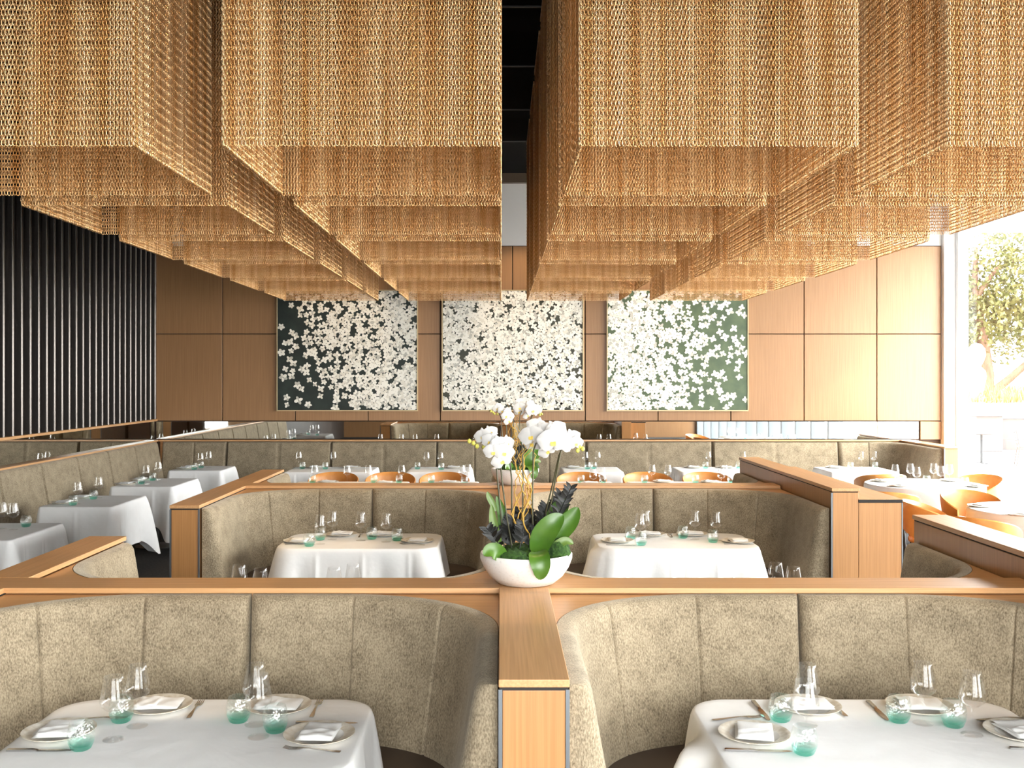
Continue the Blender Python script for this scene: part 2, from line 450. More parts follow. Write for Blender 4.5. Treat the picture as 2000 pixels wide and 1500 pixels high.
def island(yc, yfr, ybk, tallz, nm, ledge, edge_label):
    P = thing('booth_partition', edge_label, 'partition', (XA[1], yc, 0))
    ox, oy = XA[1], yc
    def B(name, m, x0, x1, y0, y1, z0, z1, bev=0.003):
        return MB().box(x0 - ox, x1 - ox, y0 - oy, y1 - oy, z0, z1, bev).build(name, m, P)
    hs = 0.115
    xr0, xr1 = XA[2] - 0.10, XA[2] + 0.10
    # spine
    B('spine_panel', wood_x, XA[0] + AW / 2 - 0.02, xr0 + 0.02, yc - 0.09, yc + 0.09, 0, ZRAIL - 0.024)
    B('spine_cap', wood_x, XA[0] - AW / 2, xr0, yc - hs, yc + hs, ZRAIL - 0.024, ZRAIL)
    for i, xa in enumerate(XA[:2]):
        a0, a1 = xa - AW / 2, xa + AW / 2
        pf_ = B('arm_panel', wood_z, a0 + 0.012, a1 - 0.012, yfr + 0.006, yc - 0.0901, 0, ZRAIL - 0.034)
        pb_ = B('arm_panel', wood_z, a0 + 0.012, a1 - 0.012, yc + 0.0901, ybk - 0.006, 0, ZRAIL - 0.034)
        B('shadow_gap', dark_gap, a0 + 0.004, a1 - 0.004, yfr + 0.004, yc - 0.0902, ZRAIL - 0.0338, ZRAIL - 0.0242, 0)
        B('arm_cap', wood_y, a0, a1, yfr, yc - hs - 0.001, ZRAIL - 0.024, ZRAIL + 0.0005)
        B('arm_cap', wood_y, a0, a1, yc + hs + 0.001, ybk, ZRAIL - 0.024, ZRAIL + 0.0005)
        for yy in (yfr, ybk - 0.012):
            for q0, q1 in ((a0, a0 + 0.0118), (a1 - 0.0118, a1)):
                B('edge_trim', steel, q0, q1, yy + 0.002, yy + 0.010, 0, ZRAIL - 0.031, 0).parent = pf_ if yy == yfr else pb_
    pr_ = B('arm_panel', wood_z, xr0 + 0.008, xr1 - 0.006, yfr + 0.006, ybk - 0.006, 0, tallz - 0.034)
    B('shadow_gap', dark_gap, xr0 + 0.010, xr1 - 0.008, yfr + 0.008, ybk - 0.008, tallz - 0.034, tallz - 0.026, 0)
    B('arm_cap', wood_y, xr0, xr1, yfr, ybk, tallz - 0.026, tallz)
    B('edge_trim', steel, xr0 - 0.004, xr0 + 0.0078, yfr + 0.004, yfr + 0.016, 0, tallz - 0.036, 0).parent = pr_
    if ledge:
        B('side_counter', wood_z, xr1 - 0.005, xr1 + 0.305, yfr + 0.004, ybk - 0.2, 0, 1.098)
        B('counter_top', wood_y, xr1 - 0.006, xr1 + 0.312, yfr + 0.004, ybk - 0.2, 1.121, 1.126, 0)
        B('counter_edge', dark_gap, xr1 - 0.006, xr1 + 0.312, yfr, ybk - 0.2, 1.099, 1.120, 0)
        B('edge_trim', steel, xr1 + 0.3052, xr1 + 0.314, yfr + 0.002, yfr + 0.014, 0, 1.098, 0)
    # corner shelves and booths
    spans = ((XA[0] + AW / 2, XA[1] - AW / 2, 'left'), (XA[1] + AW / 2, xr0, 'right'))
    for x0, x1, sd in spans:
        for ysgn in (-1, 1):
            ys = yc + ysgn * 0.092
            yo = yfr + 0.05 if ysgn < 0 else ybk - 0.05
            path, L = corner_path(0, (x1 - x0) / 2, abs(ys - yo), 0)
            D = abs(ys - yo)
            for side in (1, -1):
                cut = [p for p in path if p.y > D - 0.64 - 1e-4 and p.x < 0.75]
                rows = []
                for p in cut:
                    fx = -0.0; inner = p + Vector((0.0, 0.0))
                    rows.append(p)
                poly = [(0 if side else 0, 0)]
                vs = []
                for z in (1.030, 1.050):
                    ring = [(0.0, D)] + [(p.x, p.y) for p in cut]
                    for (qx, qy) in ring:
                        X = x0 + qx if side == 1 else x1 - qx
                        Y = yo + qy if ysgn < 0 else yo - qy
                        vs.append((X - ox, Y - oy, z))
                k = len(cut) + 1
                fs = []
                for i in range(1, k - 1):
                    fs.append((0, i, i + 1)); fs.append((k, k + i + 1, k + i))
                for i in range(k):
                    j = (i + 1) % k
                    fs.append((i, j, k + j, k + i))
                mb = MB().add(vs, fs)
                mb.build('corner_shelf', wood_x, P)
            where = '%s %s booth bench, %s' % (nm, sd, 'opening towards the viewer' if ysgn < 0 else 'half hidden behind its partition, opening backwards')
            booth(x0 + 0.001, x1 - 0.001, ys - ysgn * -0.001, yo, ysgn, 'olive upholstered %s' % where, (x0 + x1) / 2, (ys + yo) / 2)
Y1, Y2 = 4.60, 8.86
island(Y1, 3.12, 5.95, 1.205, 'front', False, 'oak booth partition in the foreground carrying the large white orchid bowl')
island(Y2, 7.39, 10.28, 1.205, 'middle', True, 'oak booth partition in the middle of the room with a stepped side counter')

# ------------------------------------------------------------------ banquettes along the walls
STR = [(o, z) for o, z in BACKP]
def straight(p0, p1, N=60):
    a, b = Vector(p0), Vector(p1)
    return [a.lerp(b, i / N) for i in range(N + 1)], (b - a).length
bq = thing('wall_banquette', 'long olive banquette running along the left wall below the slatted screen', 'banquette', (XL, 10.5, 0))
Tl = lambda p: (p[0] - XL, p[1] - 10.5, p[2])
ys_ = [15.12 - 0.96 * i for i in range(10)]
for i in range(9):
    # path direction so that the inward normal points to +x  (normal=(t.y,-t.x); t=+y -> +x)
    path, L = straight((XL + 0.02, ys_[i + 1] + 0.002), (XL + 0.02, ys_[i] - 0.002), 40)
    cushion(path, L, (), Tl, endr=0.03).build('backrest', fabric, bq, smooth=50)
path, L = straight((XL + 0.02, ys_[9]), (XL + 0.02, 14.6))
seat_mb(path, Tl, 0.15, 0.60, 0.26, 0.455).build('seat', seat_mat, bq, smooth=50)
seat_mb(path, Tl, 0.0, 0.54, 0.0, 0.258).build('seat_base', wood_y, bq)
MB().box(-0.12, 0.075, ys_[9] - 10.5, 15.28 - 10.5, ZRAIL - 0.022, ZRAIL, 0.003).build('top_rail', wood_y, bq)
MB().box(-0.12, 0.018, ys_[9] - 10.5, 15.28 - 10.5, 0, ZRAIL - 0.024).build('back_panel', wood_y, bq)

bq = thing('wall_banquette', 'long olive banquette running along the back wall below the paintings', 'banquette', (0.5, YB, 0))
Tb = lambda p: (p[0] - 0.5, p[1] - YB, p[2])
xe = 5.92
seams_x = [XL + 0.125, px_to_x(440, 15.1), px_to_x(645, 15.1), px_to_x(853, 15.1), px_to_x(1000, 15.1), px_to_x(1145, 15.1), px_to_x(1393, 15.1), px_to_x(1641, 15.1)]
for i in range(len(seams_x) - 1):
    a, b_ = seams_x[i] + 0.002, seams_x[i + 1] - 0.002
    path, L = straight((a, YB - 0.055), (b_, YB - 0.055), 60)
    cushion(path, L, ((b_ - a) / 2,), Tb, endr=0.03).build('backrest', fabric, bq, smooth=50)
# right end return, curving towards the room
pth, L = corner_path(0, xe - seams_x[-1] - 0.002, YB - 0.055 - 13.72, 0.0, 0.55, 0.6)
cushion(pth, L, (0.45,), lambda p: Tb((xe - p[0], 13.72 + p[1], p[2]))).build('backrest', fabric, bq, smooth=50)
path, L = straight((XL + 0.2, YB - 0.055), (xe - 0.2, YB - 0.055))
seat_mb(path, Tb, 0.15, 0.60, 0.26, 0.455).build('seat', seat_mat, bq, smooth=50)
seat_mb(path, Tb, 0.0, 0.54, 0.0, 0.258).build('seat_base', wood_x, bq)
MB().box(XL + 0.08 - 0.5, xe + 0.18 - 0.5, -0.13, -0.018, ZRAIL - 0.022, ZRAIL, 0.003).build('top_rail', wood_x, bq)
MB().box(XL + 0.08 - 0.5, xe + 0.17 - 0.5, -0.054, -0.018, 0, ZRAIL - 0.024).build('back_panel', wood_x, bq)
MB().box(xe + 0.002 - 0.5, xe + 0.18 - 0.5, 13.66 - YB, -0.056, 0, ZRAIL - 0.024, 0.003).build('end_panel', wood_z, bq)
MB().box(xe - 0.01 - 0.5, xe + 0.20 - 0.5, 13.64 - YB, -0.131, ZRAIL - 0.022, ZRAIL, 0.003).build('end_cap', wood_y, bq)
MB().box(xe - 0.012 - 0.5, xe + 0.0 - 0.5, 13.645 - YB, 13.662 - YB, 0, ZRAIL - 0.024).build('edge_trim', steel, bq)

# ------------------------------------------------------------------ tables and cloths
def round_rect(cx, cy, hx, hy, r, n=14, step=0.012):
    pts = []
    for qx, qy, a0 in ((1, 1, 0), (-1, 1, 90), (-1, -1, 180), (1, -1, 270)):
        ccx, ccy = cx + qx * (hx - r), cy + qy * (hy - r)
        for i in range(n + 1):
            a = R(a0 + 90 * i / n)
            pts.append((ccx + r * math.cos(a), ccy + r * math.sin(a), math.cos(a), math.sin(a), abs(math.sin(R(2 * 90 * i / n)))))
        # straight
        nx_, ny_ = math.cos(R(a0 + 90)), math.sin(R(a0 + 90))
        if a0 in (0, 180): ln = 2 * (hx - r)
        else: ln = 2 * (hy - r)
        m = max(1, int(ln / step))
        sx, sy = pts[-1][0], pts[-1][1]
        tx, ty = -ny_, nx_
        for i in range(1, m):
            dd = ln * i / m
            e = min(dd, ln - dd)
            pts.append((sx + tx * dd, sy + ty * dd, nx_, ny_, max(0.0, 0.0)))
    return pts
ZT = 0.76
def cloth(cx, cy, hx, hy, r, drop, seed, label, cat='tablecloth', corner=0.12, flare=0.08, wave=0.016, dropfn=None, extra=None, group='white tablecloths'):
    rg = random.Random(seed)
    o = round_rect(0, 0, hx, hy, r)
    n = len(o)
    ph = [rg.uniform(0, 6.28) for _ in range(4)]
    per = [0]
    for i in range(1, n): per.append(per[-1] + math.hypot(o[i][0] - o[i - 1][0], o[i][1] - o[i - 1][1]))
    tot = per[-1] + math.hypot(o[0][0] - o[-1][0], o[0][1] - o[-1][1])
    def W(s):
        k = 2 * PI * s / tot
        k1 = round(tot / 0.34)
        return 0.6 * math.sin(k * k1 + ph[0] + 0.8 * math.sin(k * 3 + ph[2])) + 0.4 * math.sin(k * (k1 * 2 - 3) + ph[1]) 
    rows = []
    # top: inner rings to the edge
    for f in (0.0, 0.35, 0.7, 0.93):
        rows.append([(p[0] * f, p[1] * f, ZT + 0.006 * 0 + rg.uniform(0, 0.0006)) for p in o])
    for d_, dz in ((-0.012, 0.0), (-0.003, -0.003), (0.002, -0.011)):
        rows.append([(p[0] + p[2] * d_, p[1] + p[3] * d_, ZT + dz) for p in o])
    # hang
    cw = []
    for i in range(n):
        best = 0
        for qx in (1, -1):
            for qy in (1, -1):
                d = math.hypot(o[i][0] - qx * (hx - r * 0.29), o[i][1] - qy * (hy - r * 0.29))
                best = max(best, math.exp(-(d / 0.11) ** 2))
        cw.append(best)
    for t in (0.06, 0.15, 0.28, 0.42, 0.58, 0.75, 0.9, 1.0):
        row = []
        for i, p in enumerate(o):
            dr = dropfn(p[0], p[1]) if dropfn else drop
            k = min(1.0, max(0.0, (dr - 0.25) / 0.12))
            ln = dr + corner * cw[i] * k
            off = 0.004 + (0.018 + flare * cw[i] * k) * t ** 0.8 + wave * W(per[i]) * (t ** 1.3) * (1 - 0.3 * cw[i]) * k
            cs = (per[i] + ph[3] * 0.05) % 0.335
            off += (0.007 * math.exp(-((cs - 0.17) / 0.012) ** 2) - 0.004 * math.exp(-((cs - 0.20) / 0.02) ** 2)) * min(1, t * 3) * k
            if extra: off += extra(p[0], p[1], p[2]) * t ** 0.25
            row.append((p[0] + p[2] * off, p[1] + p[3] * off, ZT - 0.011 - (ln - 0.011) * t))
        rows.append(row)
    mb = MB().grid(rows, True, 0, False, False)
    ob = mb.build('tablecloth', linen, loc=(cx, cy, 0), smooth=60, fix=False)
    me = ob.data
    bm = bmesh.new(); bm.from_mesh(me)
    bmesh.ops.remove_doubles(bm, verts=[v for v in bm.verts if abs(v.co.x) < 1e-4 and abs(v.co.y) < 1e-4], dist=0.002)
    bmesh.ops.recalc_face_normals(bm, faces=bm.faces[:])
    bm.to_mesh(me); bm.free()
    return tag(ob, label, cat, group)
top_mat = mat('table_plywood', (0.35, 0.22, 0.12), 0.6)
def table(cx, cy, hx, hy, r, desc):
    t = thing('dining_table', 'pedestal table under the white cloth, %s' % desc, 'table', (cx, cy, 0), 0, 'pedestal dining tables')
    mb = MB(); o = round_rect(0, 0, hx - 0.012, hy - 0.012, max(0.01, r - 0.01))
    rows = [[(p[0], p[1], z) for p in o] for z in (ZT - 0.036, ZT - 0.014)]
    mb.grid(rows, True, 0, True, True); mb.build('tabletop', top_mat, t)
    MB().lathe([(0.04, 0.02), (0.04, ZT - 0.037)], 16).build('pedestal', chair_leg, t)
    mb = MB().lathe([(0.24, 0.0), (0.24, 0.012), (0.05, 0.03)], 24); mb.build('foot', chair_leg, t)

# glassware, plates, napkins, cutlery prototypes (meshes shared by every copy)
def wine_glass_parts():
    f = MB().lathe([(0.0005, 0.0), (0.036, 0.0005), (0.037, 0.0025), (0.012, 0.006), (0.0042, 0.013), (0.0034, 0.04), (0.0034, 0.075), (0.0055, 0.092), (0.009, 0.096)], 20, cap0=True, cap1=False)
    outer = [(0.009, 0.0961), (0.024, 0.1015), (0.0405, 0.116), (0.0465, 0.131), (0.0450, 0.145), (0.0405, 0.172), (0.0355, 0.200), (0.0330, 0.218), (0.0325, 0.2185)]
    inner = [(0.0320, 0.218), (0.0343, 0.200), (0.0393, 0.172), (0.0438, 0.145), (0.0450, 0.131), (0.039, 0.117), (0.023, 0.1035), (0.0005, 0.0985)]
    b = MB().lathe(outer + inner, 24, cap0=False, cap1=True)
    return f, b
def tumbler_parts():
    outer = [(0.001, 0.0), (0.026, 0.0), (0.032, 0.004), (0.041, 0.024), (0.0455, 0.045), (0.0435, 0.066), (0.038, 0.085), (0.0358, 0.092), (0.035, 0.0925)]
    inner = [(0.0342, 0.092), (0.0363, 0.085), (0.0417, 0.066), (0.0435, 0.045), (0.039, 0.026), (0.028, 0.014), (0.001, 0.012)]
    return MB().lathe(outer + inner, 24)
def plate_mb():
    mb = MB()
    pr = [(0.001, 0.002), (0.07, 0.002), (0.078, 0.006), (0.085, 0.009)]
    mb.lathe(pr, 40, mi=0, cap0=True, cap1=False)
    mb.lathe([(0.085, 0.009), (0.108, 0.014), (0.121, 0.019), (0.123, 0.0185), (0.122, 0.016), (0.108, 0.010), (0.082, 0.003), (0.06, 0.0)], 40, mi=1, cap0=False, cap1=True)
    return mb
def napkin_mb(seed):
    rg = random.Random(seed)
    mb = MB()
    N = 14
    for layer, (w_, h_, z0, th, dx, dy) in enumerate(((0.165, 0.128, 0.0135, 0.007, 0, 0), (0.158, 0.118, 0.0205, 0.006, 0.003, -0.003), (0.080, 0.116, 0.0262, 0.005, -0.035, -0.003))):
        rows = []
        pa, pb = rg.uniform(0, 6), rg.uniform(0, 6)
        for sgn in (0, 1):
            for i in range(N + 1):
                row = []
                for j in range(N + 1):
                    u, v = (i / N - .5), (j / N - .5)
                    ed = min(0.5 - abs(u), 0.5 - abs(v)) * 2
                    bul = 1 - (1 - min(1, ed * 5)) ** 2
                    wv = 0.0022 * math.sin(9 * u + pa) * math.cos(7 * v + pb) * (1 if layer else 0.4)
                    z = z0 + th * 0.5 + wv + (th * 0.5 * bul if sgn else -th * 0.5 * bul)
                    row.append((dx + u * w_, dy + v * h_, max(0.0132, z)))
                rows.append(row)
        mb.grid(rows[:N + 1]); mb.grid(rows[N + 1:])
    return mb
def fork_mb():
    mb = MB()
    pts = [(0, 0, 0.003), (0.01, 0, 0.003)]
    sec = [(0.0, 0.0075, 0.002), (0.02, 0.008, 0.002), (0.07, 0.0045, 0.005), (0.11, 0.0035, 0.007), (0.128, 0.006, 0.006), (0.138, 0.0115, 0.004), (0.15, 0.0125, 0.003)]
    rows = [[(x, -w_, z), (x, w_, z), (x, w_, z + 0.002), (x, -w_, z + 0.002)] for x, w_, z in sec]
    mb.grid(rows, True, 0, True, True)
    for k in range(4):
        yy = -0.0105 + k * 0.007
        mb.grid([[(x, yy - w_, z), (x, yy + w_, z), (x, yy + w_, z + 0.0018), (x, yy - w_, z + 0.0018)] for x, w_, z in ((0.149, 0.0022, 0.003), (0.175, 0.0018, 0.002), (0.198, 0.001, 0.006))], True, 0, True, True)
    return mb
def knife_mb():
    sec = [(0.0, 0.006, 0.005), (0.004, 0.0075, 0.006), (0.08, 0.0065, 0.006), (0.095, 0.005, 0.005), (0.105, 0.0095, 0.002), (0.18, 0.0105, 0.0015), (0.21, 0.007, 0.0012), (0.222, 0.001, 0.001)]
    rows = [[(x, -w_, 0.0008), (x, w_, 0.0008), (x, w_, 0.0008 + h_), (x, -w_, 0.0008 + h_)] for x, w_, h_ in sec]
    return MB().grid(rows, True, 0, True, True)
_proto = {}
ZS = ZT + 0.001
def put(kind, x, y, label, rz=0.0, z=ZS):
    grp = {'wine_glass': 'wine glasses', 'tumbler': 'teal water glasses', 'plate': 'dinner plates', 'napkin': 'folded napkins', 'fork': 'forks', 'knife': 'knives'}[kind]
    if kind not in _proto:
        if kind == 'wine_glass':
            f, b = wine_glass_parts()
            o = thing('wine_glass', label, 'wine glass', (x, y, z), rz, grp)
            b.build('bowl', wine_glass_mat, o, smooth=40); f.build('stem', wine_glass_mat, o, smooth=40)
        elif kind == 'tumbler': o = tag(tumbler_parts().build('water_tumbler', teal_glass_mat, smooth=50), label, 'tumbler', grp)
        elif kind == 'plate': o = tag(plate_mb().build('dinner_plate', [plate_mat, plate_rim], smooth=50, fix=False), label, 'plate', grp)
        elif kind == 'napkin': o = tag(napkin_mb(3).build('folded_napkin', napkin_mat, smooth=60), label, 'napkin', grp)
        elif kind == 'fork': o = tag(fork_mb().build('table_fork', cutlery, smooth=40), label, 'fork', grp)
        else: o = tag(knife_mb().build('table_knife', cutlery, smooth=40), label, 'knife', grp)
        o.location = (x, y, z); o.rotation_euler = (0, 0, rz)
        _proto[kind] = o
        return o
    return dup(_proto[kind], (x, y, z), rz, label)
CNT = {1: [''], 2: ['left', 'right'], 3: ['leftmost', 'middle', 'rightmost'], 4: ['leftmost', 'second from left', 'third from left', 'rightmost'],
       5: ['leftmost', 'second from left', 'middle', 'second from right', 'rightmost'],
       6: ['leftmost', 'second from left', 'third from left', 'third from right', 'second from right', 'rightmost']}
NOUN = {'wine_glass': 'stemmed wine glass', 'tumbler': 'teal crackled tumbler', 'plate': 'beige-rimmed dinner plate', 'napkin': 'folded white napkin', 'fork': 'polished fork', 'knife': 'table knife'}
def lay(desc, **kinds):
    """kinds: wine_glass=[(x,y[,rz])...] placed on the table described by desc"""
    if 'plate' in kinds:
        obst = kinds.get('wine_glass', []) + kinds.get('tumbler', [])
        out = []
        for q in kinds['plate']:
            x, y = q[0], q[1]
            for _ in range(30):
                for ob_ in obst:
                    need = 0.172
                    d_ = math.hypot(x - ob_[0], y - ob_[1])
                    if d_ < need:
                        x += (x - ob_[0]) / max(d_, 1e-6) * (need - d_); y += (y - ob_[1]) / max(d_, 1e-6) * (need - d_)
            out.append((x, y) + tuple(q[2:]))
        kinds['plate'] = out
    for kind, lst in kinds.items():
        srt = sorted(lst, key=lambda q: q[0] / q[1])
        for i, q in enumerate(srt):
            w_ = CNT[len(srt)][i]
            lab = '%s%s on the %s' % ((w_ + ' ') if w_ else '', NOUN[kind], desc)
            rz = q[2] if len(q) > 2 else rng.uniform(0, 6.28) if kind in ('wine_glass', 'tumbler', 'plate') else 0.0
            put(kind, q[0], q[1], lab, rz)
            if kind == 'plate':
                lab2 = '%sfolded napkin on plate, %s' % ((w_ + ' ') if w_ else '', desc)
                nrz = q[3] if len(q) > 3 else 0.0
                put('napkin', q[0], q[1], lab2, nrz, ZS + 0.0)

# --- front booths
def booth_drop(cx, cy, back):
    def f(x, y):
        # shorter where the bench passes under the cloth
        return 0.29 if (y * back > 0.2 or abs(x) > 0.45) and not (y * back < -0.1) else 0.42
    return f
def booth_table(cx, y0, y1, seed, desc, back=1, drop=0.30, extra=None):
    cy, hy = (y0 + y1) / 2, (y1 - y0) / 2
    cloth(cx, cy, 0.595, hy, 0.15, drop, seed, 'white linen cloth draped over the %s' % desc, corner=0.10, flare=0.12, wave=0.021, extra=extra)
    table(cx, cy, 0.595, hy, 0.15, desc)
d = 'front left booth table'
booth_table(-1.075, 3.16, 3.96, 1, d)
lay(d, wine_glass=[(-1.325, 3.505), (-1.292, 3.64), (-0.877, 3.656), (-0.835, 3.53)],
    tumbler=[(-1.367, 3.69), (-1.40, 3.416), (-0.945, 3.69), (-0.789, 3.585)],
    plate=[(-1.285, 3.835, 0, 0.05), (-0.833, 3.835, 0, -0.05), (-0.64, 3.535, 0, 1.5), (-1.535, 3.56, 0, 1.65)],
    fork=[(-1.135, 3.72, 1.62), (-0.69, 3.73, 1.58), (-0.53, 3.385, 2.95), (-1.55, 3.705, 0.1)],
    knife=[(-0.735, 3.672, 0.0), (-1.64, 3.40, 0.02)])
d = 'front right booth table'
booth_table(1.31, 3.16, 3.96, 2, d, extra=lambda x, y, nx: 0.15 * math.exp(-((y + 0.05) / 0.09) ** 2) if nx < -0.7 else 0)
lay(d, wine_glass=[(1.095, 3.656), (1.029, 3.458), (1.514, 3.67), (1.636, 3.554)],
    tumbler=[(1.012, 3.70), (1.0, 3.375), (1.434, 3.69), (1.61, 3.64)],
    plate=[(0.875, 3.535, 0, 1.35), (1.15, 3.835, 0, 0.05), (1.57, 3.835, 0, -0.05), (1.775, 3.555, 0, 1.7)],
    fork=[(1.262, 3.74, 1.6), (0.765, 3.70, 0.2), (1.72, 3.70, 0.1)],
    knife=[(0.965, 3.92, -1.55), (1.405, 3.92, -1.6), (0.745, 3.405, -0.05), (1.70, 3.42, -0.1)])
for sd, cx, gl in (('left', -1.075, [(-1.43, 5.60), (-1.29, 5.50), (-0.90, 5.53), (-0.81, 5.62)]), ('right', 1.31, [(1.03, 5.50), (1.21, 5.48), (1.52, 5.66), (1.58, 5.53)])):
    d = '%s table half hidden behind the front partition' % sd
    booth_table(cx, 5.24, 6.04, 3 if sd == 'left' else 4, d)
    lay(d, wine_glass=gl)
# --- middle booths
d = 'middle left booth table'
booth_table(-1.055, 7.42, 8.18, 5, d, drop=0.36)
lay(d, wine_glass=[(-1.345, 7.63), (-1.29, 7.85), (-1.065, 7.80), (-0.865, 7.73)],
    tumbler=[(-1.41, 7.54), (-1.38, 7.83), (-0.99, 7.87), (-0.79, 7.80)],
    plate=[(-1.50, 7.74, 0, 1.6), (-1.25, 8.05, 0, 0), (-0.93, 8.05, 0, 0.1), (-0.64, 7.74, 0, 1.5)],
    fork=[(-1.10, 7.94, 1.6), (-0.56, 7.58, 2.9)], knife=[(-1.6, 7.6, 0.05), (-0.77, 7.87, 0.1)])
d = 'middle right booth table'
booth_table(1.31, 7.42, 8.18, 6, d, drop=0.36, extra=lambda x, y, nx: 0.08 * math.exp(-((y + 0.22) / 0.10) ** 2) if nx < -0.7 else 0)
lay(d, wine_glass=[(1.05, 7.70), (1.115, 7.88), (1.49, 7.86), (1.64, 7.80)],
    tumbler=[(1.0, 7.87), (1.04, 7.58), (1.41, 7.92), (1.60, 7.72)],
    plate=[(0.88, 7.74, 0, 1.5), (1.17, 8.05, 0, 0), (1.5, 8.05, 0, 0), (1.74, 7.74, 0, 1.6)],
    fork=[(1.33, 7.95, 1.5), (0.78, 7.9, 0.2)], knife=[(0.78, 7.58, -0.05), (1.66, 7.62, -0.1)])
# --- left banquette tables
ordn = ['nearest', 'second', 'third', 'farthest']
gls = ([(-4.09, 8.40), (-3.98, 8.36)], [(-4.15, 10.05), (-4.15, 10.57)], [(-4.13, 11.93), (-4.16, 12.44)], [(-4.07, 13.88), (-4.04, 14.17)])
tbl = ([(-3.95, 8.52), (-4.2, 8.2)], [(-4.16, 9.96), (-4.16, 10.46)], [(-4.2, 11.97), (-4.2, 12.36)], [(-4.13, 13.8), (-4.12, 14.08)])
for i, (y0, y1) in enumerate(((7.8, 8.75), (9.84, 10.80), (11.65, 12.65), (13.68, 14.42))):
    d = '%s table along the left banquette' % ordn[i]
    cx, hx = -4.09, 0.36
    cloth(cx, (y0 + y1) / 2, hx, (y1 - y0) / 2, 0.035, 0.44, 20 + i, 'white linen cloth with hanging corners over the %s' % d, corner=0.18, flare=0.12, wave=0.02,
          dropfn=lambda x, y: 0.27 if x < -0.20 else 0.27 + 0.17 * min(1, (x + 0.20) / 0.25))
    table(cx, (y0 + y1) / 2, hx, (y1 - y0) / 2, 0.03, d)
    lay(d, wine_glass=gls[i], tumbler=tbl[i], plate=[(-4.30, y0 + 0.27, 0, 1.5), (-4.30, y1 - 0.24, 0, 1.6)])
# --- tables behind the middle booths
T12 = [(-2.42, -1.09, 'wide left table', [(-2.18, 12.0), (-1.80, 12.0), (-1.55, 12.0), (-1.16, 12.0)], [(-2.22, 12.08), (-1.5, 12.12), (-1.2, 12.1)]),
       (-0.95, -0.26, 'small centre-left table', [(-0.455, 12.0), (-0.385, 12.1)], [(-0.82, 12.1), (-0.42, 11.9)]),
       (0.66, 1.32, 'small centre-right table', [(1.04, 11.5), (1.15, 11.6)], [(0.95, 12.1), (1.2, 12.05)]),
       (1.50, 2.88, 'wide right table', [(1.78, 12.05), (1.96, 12.0), (2.5, 11.6), (2.62, 12.0)], [(1.7, 12.1), (2.3, 12.1), (2.72, 12.1)])]
for i, (x0, x1, nm, g, tb) in enumerate(T12):
    d = '%s just behind the middle partition' % nm
    cx = (x0 + x1) / 2
    cloth(cx, 11.85, (x1 - x0) / 2, 0.40, 0.03, 0.40, 30 + i, 'white linen cloth on the %s' % d, corner=0.06, flare=0.03)
    table(cx, 11.85, (x1 - x0) / 2, 0.40, 0.03, d)
    pl = [(x0 + 0.36, 12.08, 0, 0), (x1 - 0.36, 12.08, 0, 0)] if x1 - x0 > 1 else [(cx, 12.08, 0, 0)]
    lay(d, wine_glass=g, tumbler=tb, plate=pl)
# --- tables at the back banquette
TB = [(-2.86, -1.70, 'leftmost', [(-2.79, 14.15), (-2.31, 14.15)], [(-2.70, 13.95), (-2.38, 13.9)], [(-2.55, 14.1), (-2.05, 14.1)]),
      (-1.24, -0.40, 'second from left', [(-1.02, 14.1), (-0.83, 14.1)], [(-1.13, 13.9), (-0.8, 13.8)], [(-0.65, 14.08)]),
      (0.83, 1.62, 'middle', [(1.17, 14.15), (1.34, 14.15)], [(1.18, 13.9), (1.27, 13.95)], [(1.0, 14.1)]),
      (2.38, 3.45, 'second from right', [(2.88, 14.2), (3.36, 14.2)], [(2.8, 14.0), (3.25, 14.0)], [(2.65, 14.1), (3.1, 14.1)]),
      (4.35, 5.25, 'rightmost', [(5.0, 14.2), (5.18, 14.2)], [(4.75, 13.9), (5.1, 13.95)], [(4.6, 14.1)])]
for i, (x0, x1, nm, g, tb, pl) in enumerate(TB):
    d = '%s table at the back banquette' % nm
    cx = (x0 + x1) / 2
    cloth(cx, 13.87, (x1 - x0) / 2, 0.40, 0.04, 0.42, 40 + i, 'white linen cloth over the %s' % d, corner=0.12, flare=0.07)
    table(cx, 13.87, (x1 - x0) / 2, 0.40, 0.04, d)
    lay(d, wine_glass=g, tumbler=tb, plate=[(a, b, 0, 0) for a, b in pl])
# --- round tables by the window
d = 'farther round table by the window'
cloth(4.96, 12.0, 0.66, 0.66, 0.655, 0.5, 50, 'white cloth on the farther round table by the window', corner=0, flare=0, wave=0.035)
table(4.96, 12.0, 0.66, 0.66, 0.655, d)
d = 'farther round table by the window'
lay(d, wine_glass=[(4.65, 12.07), (4.88, 12.2), (4.77, 11.74), (5.16, 12.2), (5.1, 11.86), (5.29, 12.07)], tumbler=[(4.6, 11.85), (5.0, 12.02), (5.35, 11.8)],
    plate=[(4.55, 12.25, 0, 0.7), (4.55, 11.7, 0, 2.3), (5.38, 11.72, 0, 0.7), (5.4, 12.3, 0, 2.3)])
d = 'nearer round table at the right edge'
cloth(5.12, 9.65, 0.66, 0.66, 0.655, 0.5, 51, 'white cloth on the nearer round table at the right edge', corner=0, flare=0, wave=0.035)
table(5.12, 9.65, 0.66, 0.66, 0.655, d)
lay(d, wine_glass=[(4.72, 9.42), (4.86, 9.62), (5.0, 9.4)], tumbler=[(4.80, 9.35), (4.98, 9.7)], plate=[(4.62, 9.85, 0, 0.6), (4.68, 9.22, 0, 2.2), (5.4, 9.9, 0, 1)])

